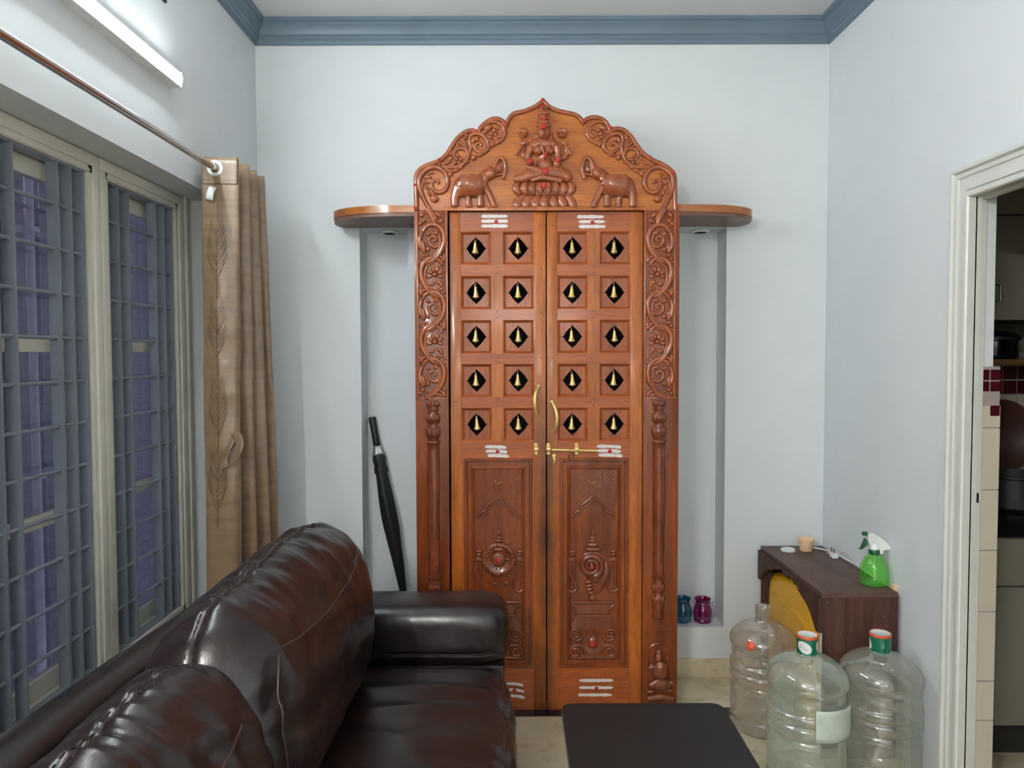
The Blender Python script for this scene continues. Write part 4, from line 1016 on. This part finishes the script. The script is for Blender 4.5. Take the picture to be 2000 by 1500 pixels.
def seat_shape(seed):
    def f(w, q, g):
        d = 0
        r_ = max(0, q.x) ** 1.2
        d += (.35 + .65 * r_) * (.016 * (1 - 2 * abs(nz(w.y * 7 + seed, w.x * 2.2, w.z * 2))) - .004) * (q.z > -.5)
        d += .008 * nz(w.y * 3.4, w.x * 2 + seed, 1) + (.3 + .7 * r_) * .005 * nz(w.y * 24, w.x * 3.2, seed)
        if q.z > 0: d += .016 * (1 - q.x ** 2) * (1 - q.y ** 2)
        d -= .006 * math.exp(-((q.x - .93) / .04) ** 2) * (q.z > .2)
        return w + g * d
    return f
for y0, y1, sd, lab in ((1.395, 2.47, 5.5, 'far seat cushion next to the rolled arm'), (.37, 1.385, 12.2, 'near seat cushion')):
    m, pt = cushion((-.335, (y0 + y1) / 2, .33), (.335, (y1 - y0) / 2, .105), (7, 8, 3.2), seat_shape(sd))
    o = m.build('seat_cushion', 'leather', sofa, angle=180); o['label'] = lab
    seam(pt, o, lin_pts((.985, -.95, .8), (.985, .95, .8), 100), .0018, stitches=1)
# rolled arms
def arm(y0, y1, sd, lab):
    def sh(w, q, g):
        d = .006 * nz(w.x * 3, w.y * 4 + sd, w.z * 4)
        ms = math.exp(-((q.z + .35) / .45) ** 2) * (.3 + .7 * max(0, q.x))
        d += ms * .006 * nz(w.x * 26, w.z * 4, sd)
        d -= .004 * math.exp(-((q.z + .42) / .05) ** 2) * (q.y < 0)
        return w + g * d
    m, pt = cushion((-.405, (y0 + y1) / 2, .492), (.395, (y1 - y0) / 2, .118), (9, 3.2, 3.4), sh, 50)
    a_ = m.build('arm', 'leather', sofa, angle=180); a_['label'] = lab
    seam(pt, a_, lin_pts((-.9, -1, -.42), (.96, -1, -.42), 60), .002, mat='thread')
    mb = MB().box(-.80, -.03, y0 + .02, y1 - .015, .09, .40, .012); mb.build('arm_panel', 'leather', a_)
arm(2.475, 2.735, 2.2, 'far rolled arm'); arm(.10, .36, 6.2, 'near rolled arm')
pf = cr([(-.885, .08, 0), (-.885, .3, 0), (-.88, .60, 0), (-.872, .72, 0), (-.855, .775, 0), (-.815, .802, 0), (-.77, .79, 0), (-.745, .75, 0), (-.735, .6, 0), (-.73, .3, 0), (-.73, .08, 0)], 4)
mb = MB(); k = len(pf); ys_ = [.10, .112, .14] + [.14 + (2.69 - .14) * i / 40 for i in range(1, 40)] + [2.69, 2.722, 2.735]
vs_ = []
for y in ys_:
    tz = 1 + .065 * max(0, min(1, (2.44 - y) / 1.25)); e = min(y - .10, 2.735 - y); s_ = 1 - .14 * max(0, 1 - e / .04) ** 2
    for p in pf: vs_.append((-.81 + (p.x + .81) * s_ + .003 * nz(y * 5, p.y * 6, 2), y, p.y * tz * (1 - (1 - s_) * .25) + .004 * nz(y * 3, p.x * 6, 7)))
mb.add(vs_, [(i * k + j, i * k + (j + 1) % k, (i + 1) * k + (j + 1) % k, (i + 1) * k + j) for i in range(len(ys_) - 1) for j in range(k)] + [list(range(k)), list(range(len(vs_) - 1, len(vs_) - 1 - k, -1))])
mb.build('back_rest', 'leather', sofa, angle=60)
MB().box(-.73, -.035, .36, 2.475, .08, .25, .015).build('base', 'leather', sofa)
for y in (.18, 2.65):
    for x in (-.83, -.09): MB().lathe([(0, -.0095), (.02, -.0095), (.026, .08), (0, .08)], (x, y, 0), 16).build('foot', 'black', sofa)

sofa.location.z = -.012

# ================================================================ curtain and rod
RX_, RZ_ = -1.05, 2.112
rod = thing('curtain_rod', (RX_, 1.9, RZ_), 'long brushed steel curtain rod above the barred window', 'curtain rod')
MB().tube([(RX_, .75, RZ_), (RX_, 3.03, RZ_)], .0115, 16).build('pole', 'chrome', rod)
for y in (.95, 2.99):
    b = MB(); b.box(XL, XL + .006, y - .018, y + .018, RZ_ - .03, RZ_ + .03, .002); b.tube([(XL + .004, y, RZ_), (RX_ - .008, y, RZ_)], .007); b.tube([(RX_, y - .008, RZ_), (RX_, y + .008, RZ_)], .017, 14)
    b.build('bracket', 'chrome', rod)
for y in (.745, 3.035): MB().ell((RX_, y, RZ_), (.018, .014, .018), 12).build('finial', 'chrome', rod)
CZ1, CZ0 = 2.150, .16
NW = 7                                       # half waves of the folds
def lerp(a, b, t): return a + (b - a) * t
def edge_tab(tab, s_):
    i = min(int(s_), len(tab) - 2); return lerp(tab[i], tab[i + 1], s_ - i)
YT = [2.655, 2.665, 2.725, 2.765, 2.81, 2.855, 2.90, 2.94]       # depth at each crease, at the top
XT = [-1.095, -.968, -1.088, -.966, -1.09, -.969, -1.09, -.968]
XB = [-1.112, -1.0, -1.115, -.972, -1.11, -.935, -1.10, -.925]
def curt(s_, t):
    i = min(int(s_), NW - 1); f_ = s_ - i
    e = (1 - math.cos(PI * f_)) / 2 if 0 < i else (f_ * .75 + .25 * (1 - math.cos(PI * f_)) / 2)
    x = lerp(lerp(XT[i], XB[i], t), lerp(XT[i + 1], XB[i + 1], t), e); y = lerp(YT[i], YT[i + 1], f_)
    z = CZ1 + (CZ0 - CZ1) * t - .012 * s_ / NW * 0 + (.004 * nz(s_ * 2, 0, 3) if t < .02 else 0)
    am = min(1, t * 3)
    y += am * .007 * nz(s_ * 1.6, z * 2.4, 1) + .0035 * nz(s_ * 3, z * 14, 5) * (.5 + am)
    x += am * .006 * nz(s_ * 2, z * 2, 9)
    if i > 0: y += .03 * t
    if i == 0 and t > .01: y -= .010 * math.sin(PI * f_) * am
    return Vector((x, y, z))
cur = thing('curtain', (-1.03, 2.80, CZ0), 'brown satin curtain with a tree pattern bunched at the end of the rod', 'curtain')
mb = MB(); mb.grid(lambda u, v: curt(u * NW, v), NW * 14, 110)
cl = mb.build('cloth', 'satin', cur, angle=180, solid=.0025)
# top hem band on the front panel, grommets
for i in range(0, NW):
    s_ = i + .36 if i % 2 == 0 else i + .64
    p = curt(s_, .019); p = Vector((RX_, p.y, RZ_)); d_ = (curt(s_ + .1, .019) - curt(s_ - .1, .019)); d_.z = 0; d_.normalize(); nrm = Vector((-d_.y, d_.x, 0))
    if nrm.y > 0: nrm = -nrm
    g = MB()
    for a0, r_, th in ((0, .0225, .0065),):
        g.tube([p + d_ * (r_ * math.cos(t)) + Vector((0, 0, r_ * math.sin(t))) for t in [q * PI / 12 for q in range(24)]], th, 8, closed=True, sy=.6)
    g.build('grommet', 'plastic_white', cur, angle=180)
    if i == 0:
        g = MB(); g.lathe([(0, 0), (.020, 0), (.020, .0012)], tuple(p + Vector((0, .0015, 0))), 20, 'y'); g.build('dark_hole_disc', 'black', cur)  # black disc paints in the dark of the hole; the cloth is uncut
hb = MB()
for k_ in (0,):
    hb.tube([curt(u, .047) + Vector((0, -.003, 0)) for u in [i / 20 for i in range(1, 20)]], .0012, 5)
hb.tube([curt(.955, v) + Vector((.0, -.003, 0)) for v in [i * .0047 for i in range(0, 11)]], .002, 5)
hb.build('hem_stitching', 'satin_dark', cur, angle=180)
lt = MB(); q0 = curt(.34, .052)
lt.grid(lambda u, v: (q0.x - .014 - v * .010 + u * .026, q0.y - .006 - .012 * math.sin(v * PI * .8), q0.z - v * .048 - u * .004), 4, 8)
lt.build('care_label', 'plastic_white', cur, angle=180, solid=.001)
# woven trees on the cloth
tr = MB()
def on(u, z, lift=.0022):
    p = curt(u, (z - CZ1) / (CZ0 - CZ1)); return p + Vector((0, -lift, 0))
def frond(u0, z0, du, dz, bend, r0):
    P = [on(u0 + du * t + bend * t * t, z0 + dz * t) for t in [i / 7 for i in range(8)]]
    tr.tube(P, [r0 * (1 - .75 * i / 7) for i in range(8)], 5)
rt = random.Random(4)
for b in (1.652, 1.375, 1.10, .83):
    H = .262; u0 = .42
    tr.tube([on(u0 + .008 * math.sin(t * 9), b + t * H) for t in [i / 12 for i in range(13)]], [.0014 * (1 - .8 * i / 12) for i in range(13)], 5)
    for k_ in range(11):
        t = .24 + k_ * .062; ln = .46 * (1 - t) ** .5 * (.75 if t < .3 else 1)
        for sg in (-1, 1):
            z0 = b + t * H + rt.uniform(-.005, .005); dz = .045 + .045 * (1 - t)
            frond(u0, z0, sg * ln, dz, sg * -.14 * (1 - t), .0008)
            for j_ in (.35, .55, .75):
                uu = u0 + sg * (ln * j_ - .14 * (1 - t) * j_ * j_); zz = z0 + dz * j_
                frond(uu, zz, sg * .09 * (1.2 - j_), .024, 0, .0005)
for b in (1.0, .75):
    for sb, lim in ((2.45, 1),):
        tr.tube([on(sb, b + t * .2) for t in [i / 8 for i in range(9)]], .0012, 5)
tr.build('tree_pattern', 'satin_dark', cur, angle=180)
# loose tie-back strap
st = MB(); q0 = curt(.93, (1.13 - CZ1) / (CZ0 - CZ1))
path_ = [Vector(p) for p in ((-.004, -.006, .030), (-.010, -.016, .010), (-.028, -.024, -.030), (-.040, -.022, -.070), (-.030, -.028, -.085), (.004, -.036, -.058), (.022, -.034, -.012), (.012, -.022, .022), (-.004, -.014, .036))]
PP = cr([q0 + p for p in path_], 4)
st.grid(lambda u, v: PP[int(round(v * (len(PP) - 1)))] + Vector((.028 * u - .010, -.004 * u, .013 * u)), 3, len(PP) - 1)
st.build('tie_back', 'satin', cur, angle=180, solid=.002)

# ================================================================ umbrella in the left niche
um = thing('umbrella', (-.49, 3.40, .208), 'folded black umbrella with a straight grip leaning in the left wall niche', 'umbrella')
uA, uB = Vector((-.484, 3.402, .2105)), Vector((-.653, 3.452, 1.160))
uax = (uB - uA); uL = uax.length; uax.normalize()
uu = Vector((1, 0, 0)); uu = (uu - uax * uu.dot(uax)).normalized(); uw = uax.cross(uu)
def ulathe(mb, prof, fold=0, n=32):
    vs_ = []
    for r_, h in prof:
        for j_ in range(n):
            a = 2 * PI * j_ / n
            rr = r_ * (1 + fold * math.sin(a * 5 + h * 6) * .5 + fold * .5 * nz(math.cos(a) * 2, math.sin(a) * 2, h * 9))
            vs_.append(uA + uax * h + uu * rr * math.cos(a) + uw * rr * math.sin(a))
    mb.add(vs_, [(i * n + j_, i * n + (j_ + 1) % n, (i + 1) * n + (j_ + 1) % n, (i + 1) * n + j_) for i in range(len(prof) - 1) for j_ in range(n)])
    return mb
cr_ = [(.002, .05), (.010, .055), (.013, .09), (.018, .18), (.025, .30), (.032, .40), (.0365, .48), (.035, .56), (.031, .64), (.027, .70), (.028, .74), (.030, .765), (.026, .785), (.014, .79)]
ulathe(MB(), [(v.x, v.y) for v in cr([(a, b, 0) for a, b in cr_], 4)], .16).build('canopy', 'blackcloth', um, angle=180)
ulathe(MB(), [(.0, 0), (.004, .001), (.005, .03), (.005, .06), (.0, .06)], 0, 12).build('ferrule', 'steel', um)
ulathe(MB(), [(.012, .785), (.029, .787), (.025, .80), (.020, .815), (.017, .83), (.012, .832)], .25).build('silver_lining', 'silver', um, angle=180)
ulathe(MB(), [(v[0], v[1]) for v in ((0, .825), (.014, .825), (.0175, .83), (.0165, .86), (.016, .90), (.0165, .93), (.0175, uL - .004), (.015, uL), (0, uL))], .05, 20).build('grip', 'black', um, angle=50)
ulathe(MB(), [(.0, .70), (.0310, .70), (.0325, .715), (.0310, .73), (0, .73)], .1).build('strap', 'black', um, angle=60)

# ================================================================ low black table
tb = thing('low_table', (.377, 1.67, 0), 'low matt black table with rounded corners in front of the carved doors', 'table')
def rrect(x0, x1, y0, y1, r_, n=6):
    o = []
    for cx_, cy_, a0 in ((x1 - r_, y1 - r_, 0), (x0 + r_, y1 - r_, PI / 2), (x0 + r_, y0 + r_, PI), (x1 - r_, y0 + r_, 1.5 * PI)):
        for i in range(n + 1): o.append((cx_ + r_ * math.cos(a0 + PI / 2 * i / n), cy_ + r_ * math.sin(a0 + PI / 2 * i / n)))
    return o
MB().prism_z(rrect(.145, .626, 1.16, 2.192, .036), .380, .401).build('tabletop', 'table', tb, angle=40)
MB().prism_z(rrect(.144, .627, 1.159, 2.193, .036), .376, .398).build('edge_band', 'edge', tb, angle=40)
for x in (.18, .576):
    for y in (1.2, 2.15): MB().box(x - .015, x + .015, y - .015, y + .015, FZ, .3755, .003).build('leg', 'black', tb)
for x in (.18, .576): MB().box(x - .010, x + .010, 1.215, 2.135, .345, .3755, .002).build('rail', 'black', tb)

# ================================================================ walnut stand in the corner
X0, X1, Y0_, Y1_, ZT = 1.114, 1.388, 2.640, 3.300, .588
sd = thing('corner_stand', (1.245, 2.97, 0), 'dark walnut laminate stand with a scalloped apron in the right corner', 'stand')
MB().box(X0, X1, Y0_, Y1_, ZT - .018, ZT, .001).build('top', 'laminate_top', sd)
MB().box(X0 + .002, X1, Y0_, Y0_ + .018, FZ, ZT - .0185, .001).build('end_panel', 'laminate', sd)
MB().box(X0 + .002, X1, Y1_ - .018, Y1_, FZ, ZT - .0185, .001).build('end_panel', 'laminate', sd)
MB().box(X1 - .012, X1, Y0_ + .019, Y1_ - .019, .02, ZT - .0185).build('back_panel', 'dark', sd)
# apron: a board with a scalloped lower edge
ap = [(Y0_ + .0, ZT - .018)]
half_ = [(0, .452), (.025, .452), (.045, .470), (.075, .500), (.11, .520), (.15, .533), (.19, .545), (.205, .560), (.24, .560), (.265, .573), (.30, .573), (.315, .560), (.33, .556)]
L_ = Y1_ - Y0_
lowe = [(Y0_ + d_, z - .010) for d_, z in half_] + [(Y1_ - d_, z - .010) for d_, z in half_[-2::-1]]
mb = MB().prism_x([(Y0_, ZT - .0185)] + lowe + [(Y1_, ZT - .0185)], X0 - .012, X0 + .002)
mb.build('apron', 'laminate', sd, angle=30)
MB().box(X0 - .0005, X0 + .002, Y0_ + .001, Y0_ + .017, FZ + .002, .44).build('board_edge', 'endwhite', sd)
for px, py in ((1616, 1176), (1727, 1204), (1655, 1247)):
    x, z = U(px, py, Y0_); MB().ell((x, Y0_, z), (.0022, .0012, .0022), 8).build('screw', 'steel', sd)
MB().box(X1 - .001, X1 + .003, Y0_ + .004, Y0_ + .5, FZ + .05, ZT - .012).build('side_strip', 'edge', sd)
# yellow container inside the stand
def ysh(w, q, g):
    v = Vector(w); v.z -= (.15 * max(0, -q.y - .1) ** 2.2 + .012 * max(0, q.y)) * (1 if q.z > 0 else 0)
    v += g * (.004 * nz(w.x * 5, w.y * 5, w.z * 5)); return v
m, pt = cushion((1.252, 2.975, .246), (.122, .300, .266), (9, 9, 7), ysh, 30)
yb = m.build('yellow_container', 'yellow', angle=180); tag(yb, 'yellow rounded plastic container standing inside the walnut stand', 'container')
ORG[yb.name] = Vector((0, 0, 0))
mb = MB(); LL = [Vector(pt((-1, -.80 + 1.5 * i / 20, .66 - .02 * math.sin(i / 20 * PI)))) + Vector((-.001, 0, 0)) for i in range(21)]
mb.tube(LL, .005, 8); mb.build('lid_fold', 'yellow', yb, angle=180)

# things on the stand
o = MB().lathe([(0, 0), (.030, 0), (.031, .003), (.030, .009), (.027, .010), (.026, .006), (0, .006)], (1.205, 3.215, ZT), 32).build('jar_lid', 'plastic_white', at=(1.205, 3.215, ZT))
tag(o, 'small flat white lid lying at the back of the walnut stand', 'lid')
cu = thing('paper_cup', (1.283, 3.215, ZT), 'small peach coloured cup standing on the walnut stand', 'cup')
MB().lathe([(0, .001), (.024, 0), (.026, .002), (.0285, .050), (.026, .050), (.024, .004), (0, .004)], (1.283, 3.215, ZT), 28).build('cup_body', 'peach', cu, angle=60)
MB().lathe([(.028, .040), (.0325, .041), (.034, .052), (.030, .055), (.027, .052), (.027, .041)], (1.283, 3.215, ZT), 28).build('rim', 'paleorange', cu, angle=60).data.materials[0] = M['peach']
cb = thing('cable', (1.38, 3.1, ZT), 'white cable with a two-pin plug lying at the wall edge of the walnut stand', 'cable')
P = cr([(1.330, 3.25, ZT + .005), (1.355, 3.19, ZT + .010), (1.372, 3.13, ZT + .012), (1.384, 3.04, ZT + .008), (1.3925, 2.95, ZT + .006), (1.3965, 2.86, ZT - .004), (1.3965, 2.80, ZT - .03)], 5)
MB().tube(P, .0038, 8).build('cord', 'plastic_white', cb, angle=180)
P = cr([(1.350, 3.16, ZT + .004), (1.372, 3.10, ZT + .022), (1.390, 3.05, ZT + .036), (1.398, 2.98, ZT + .010), (1.3975, 2.90, ZT - .02)], 5)
MB().tube(P, .0028, 8).build('cord', 'white', cb, angle=180)
mb = MB().box(1.344, 1.370, 3.085, 3.125, ZT + .0005, ZT + .022, .004); mb.build('plug', 'plastic_white', cb)
for y in (3.092, 3.115): MB().tube([(1.352, y, ZT + .020), (1.352, y, ZT + .040)], .0028, 8).build('pin', 'brass_dull', cb)
o = MB().box(1.3885, 1.4035, 2.672, 2.694, ZT - .006, ZT + .018, .003).tube([(1.396, 2.683, ZT), (1.396, 2.683, ZT - .06)], .0032, 8).build('adapter', 'peach')
tag(o, 'small beige plug at the wall just behind the green spray bottle', 'plug')

# green spray bottle
sx, sy = 1.350, 2.744
sp = thing('spray_bottle', (sx, sy, ZT), 'green clear spray bottle with a white trigger head on the walnut stand', 'spray bottle')
pr_ = [(0, .002), (.040, .001), (.0475, .006), (.0495, .022), (.049, .045), (.046, .068), (.040, .086), (.031, .102), (.022, .112), (.0165, .116), (.0165, .124)]
pr_ = [(v.x, v.y) for v in cr([(a, b, 0) for a, b in pr_], 4)]
MB().lathe(pr_, (sx, sy, ZT + .0005), 40).build('bottle', 'spray', sp, angle=180)
MB().lathe([(.0170, .112), (.0185, .112), (.0200, .120), (.0190, .130), (.0170, .132), (.0, .132)], (sx, sy, ZT), 24).build('neck_ring', 'deepgreen', sp)
h = MB(); h.lathe([(0, .132), (.0185, .132), (.0185, .142), (.016, .146), (.015, .155), (0, .155)], (sx, sy, ZT), 24)
hp_ = [(1693, 1044), (1697, 1040), (1704, 1040), (1716, 1048), (1729, 1058), (1737, 1067), (1738, 1071), (1722, 1074), (1722, 1080), (1700, 1080), (1699, 1070), (1694, 1056)]
h.prism_y([U(a, b, sy) for a, b in hp_], sy - .011, sy + .011)
h.build('spray_head', 'plastic_white', sp, angle=40)
g = MB(); x, z = U(1687, 1043, sy); g.tube([(x - .004, sy, z + .002), (x + .012, sy, z + .001)], .0075, 12)
g.build('nozzle', 'deepgreen', sp)
g = MB(); g.prism_y([U(a, b, sy) for a, b in ((1689, 1051), (1693, 1058), (1692, 1064), (1685, 1070), (1679, 1073), (1683, 1066), (1686, 1059))], sy - .007, sy + .007); g.build('trigger', 'deepgreen', sp)
MB().tube([(sx, sy, ZT + .135), (sx + .002, sy, ZT + .06), (sx + .004, sy + .004, ZT + .012)], .0022, 8).build('dip_tube', 'plastic_white', sp)

# ================================================================ water bottles
BP = [(0, .012), (.07, .012), (.085, .002), (.108, .001), (.122, .010), (.1285, .030), (.1295, .052), (.125, .060), (.1295, .068), (.1285, .120), (.1283, .150), (.1280, .188), (.1235, .198), (.1285, .206), (.1325, .216), (.133, .226), (.131, .236), (.1245, .244), (.131, .252), (.1335, .262), (.132, .274), (.1255, .283), (.1255, .320), (.1235, .332), (.1275, .340), (.1325, .350), (.1335, .360), (.1300, .376), (.119, .394), (.101, .410), (.080, .423), (.058, .431), (.042, .436), (.034, .443), (.0315, .452), (.0310, .475), (.0310, .500)]
def water_bottle(x, y, R, H, mat, lab, cap):
    w = thing('water_bottle', (x, y, FZ + .0005), lab, 'water bottle', 'large clear water bottles on the floor')
    kr, kh = R / .1335, H / .5
    pr_ = [(v.x * kr, max(0, v.y) * kh) for v in cr([(a, b, 0) for a, b in BP], 3)]
    o = MB().lathe(pr_ + ([] if cap else [(.028 * kr, H), (.026 * kr, H - .03)]), (x, y, FZ + .0005), 64).build('bottle_body', mat, w, angle=180)
    if cap:
        z1 = H + FZ + .0005
        c = MB(); c.lathe([(.0345, -.066), (.0340, -.062), (.0335, -.05), (.0335, -.010), (.033, -.008)], (x, y, z1), 32); c.build('neck_film', 'greencap', w, angle=60)
        c = MB(); c.lathe([(.0335, -.010), (.0352, -.0085), (.0355, -.002), (.034, .001), (.031, .0005)], (x, y, z1), 32); c.cur = 1; c.lathe([(.0312, .0004), (.028, -.001), (0, -.001)], (x, y, z1), 32)
        c.build('cap', ['paleorange', 'plastic_white'], w, angle=60)
        return w, z1
    return w, H
def patch(x, y, r_, a0, a1, fz, mat, name, parent, n=16, m=6):
    mb = MB(); mb.grid(lambda u, v: (x + r_ * math.cos(a0 + (a1 - a0) * u), y + r_ * math.sin(a0 + (a1 - a0) * u), fz(u, v)), n, m)
    return mb.build(name, mat, parent, angle=180, solid=.0004)
f1 = (.993, 2.466); f2 = (1.257, 2.501); f3 = (.984, 2.880)
w1, zt1 = water_bottle(f1[0], f1[1], .1315, .526, 'bottle_green', 'front clear water bottle with a green cap and a pale paper label', True)
w2, zt2 = water_bottle(f2[0], f2[1], .1325, .517, 'bottle', 'right clear water bottle with a green cap against the wall', True)
w3, zt3 = water_bottle(f3[0], f3[1], .126, .481, 'bottle_brown', 'open brownish water bottle without a cap, with a round orange sticker', False)
patch(f1[0], f1[1], .1362, -1.74, -.36, lambda u, v: .200 + .105 * v - .006 * u, 'sticker', 'paper_label', w1)
def oval(x, y, z1, a0, wd, parent, writing):
    # leaning pale oval on the neck film
    mb = MB(); R_ = .0341; N = 24; NR = 6
    def op(k_, i):
        t = 2 * PI * i / N; q = k_ / NR; a = a0 + .72 * wd * math.cos(t) * q; dz = (.0195 * math.sin(t) - .006 * math.cos(t)) * q
        return (x + R_ * math.cos(a), y + R_ * math.sin(a), z1 - .036 + dz)
    vs_ = [op(0, 0)] + [op(k_, i) for k_ in range(1, NR + 1) for i in range(N)]
    mb.add(vs_, [(0, i + 1, (i + 1) % N + 1) for i in range(N)] + [(1 + k_ * N + i, 1 + (k_ + 1) * N + i, 1 + (k_ + 1) * N + (i + 1) % N, 1 + k_ * N + (i + 1) % N) for k_ in range(NR - 1) for i in range(N)]); mb.build('oval_emblem', 'plastic_white', parent, angle=180)
    g = MB(); R2 = .0344
    def st_(pts): g.tube([(x + R2 * math.cos(a0 + u), y + R2 * math.sin(a0 + u), z1 - .036 + v) for u, v in pts], .00055, 5)
    if writing:     # faint hand-lettered word; only its strokes can be made out
        for k_, L in enumerate(([(0, .006), (0, -.004), (.13, -.004), (.0, -.004), (0, .001), (.1, .001), (0, .001), (0, .006), (.13, .006)], [(0, .006), (0, -.005), (.12, -.005)], [(0, .006), (0, -.005)], [(0, -.005), (0, .006), (.13, -.005), (.13, .006)])):
            u0 = (-.44, -.22, .0, .12)[k_]; st_([(u0 + a, b - .002 * k_) for a, b in L])
    st_([(-.3, -.0240), (.2, -.0255)])
    g.build('lettering', 'deepgreen' if writing else 'plastic_white', parent, angle=180)
ca = math.atan2(-f1[1], -f1[0])
oval(f1[0], f1[1], zt1, ca - .28, 1, w1, True); oval(f1[0], f1[1], zt1, ca + 1.45, .7, w1, False)
ca = math.atan2(-f2[1], -f2[0])
oval(f2[0], f2[1], zt2, ca - 1.45, .8, w2, False)
g = MB()
for k_, ww in enumerate((.10, .16, .16)):
    g.tube([(f2[0] + .0341 * math.cos(ca + .25 + u), f2[1] + .0341 * math.sin(ca + .25 + u), zt2 - .028 - k_ * .006) for u in (-ww, 0, ww)], .0007, 5)
g.build('small_print', 'sticker', w2, angle=180)
x, z = U(1467, 1262, 2.782); g = MB(); nn = Vector((x - f3[0], 2.782 - f3[1], .05)).normalized()
a_ = Vector((-nn.y, nn.x, 0)).normalized(); b_ = nn.cross(a_)
rr_ = .0175; c0 = Vector((x, 2.782, z)) + nn * .006
g.add([c0 + nn * .0015] + [c0 + a_ * rr_ * math.cos(t) + b_ * rr_ * math.sin(t) for t in [i * PI / 12 for i in range(24)]], [(0, i + 1, (i + 1) % 24 + 1) for i in range(24)])
g.build('round_sticker', 'orange', w3, angle=180, solid=.0006)

# ================================================================ glass jars in the right niche
def jar(x, y, mat, name, lab, cat, wire=True):
    j_ = thing(name, (x, y, .2085), lab, cat, 'glass jars in the right niche')
    pr_ = [(0, .004), (.030, .001), (.037, .003), (.039, .010), (.0385, .016), (.0365, .019), (.038, .022), (.0415, .030), (.0425, .045), (.040, .062), (.034, .080), (.0315, .090), (.032, .097), (.036, .106), (.038, .110), (.036, .1105), (.031, .100), (.030, .090)]
    MB().lathe([(v.x, v.y) for v in cr([(a, b, 0) for a, b in pr_], 3)], (x, y, .2085), 40).build('jar_body', mat, j_, angle=180)
    if wire:
        g = MB(); g.tube([(x + .0335 * math.cos(t), y + .0335 * math.sin(t), .301) for t in [i * PI / 12 for i in range(24)]], .0011, 6, closed=True)
        for sg in (-1, 1): g.tube(cr([(x + sg * .033, y, .301), (x + sg * .046, y, .298), (x + sg * .050, y, .302), (x + sg * .048, y, .307)], 3), .0011, 6)
        g.tube(cr([(x + .048, y, .302), (x + .058, y + .025, .264), (x + .055, y + .02, .229), (x + .044, y + .01, .226)], 4), .0009, 6)
        g.build('wire_handle', 'steel', j_, angle=180)
jar(.789, 3.405, 'teal', 'glass_jar', 'teal blue glass jar half hidden by the right door post', 'jar', False)
jar(.880, 3.395, 'magenta', 'glass_jar', 'magenta glass jar with a wire handle in the right niche', 'jar')
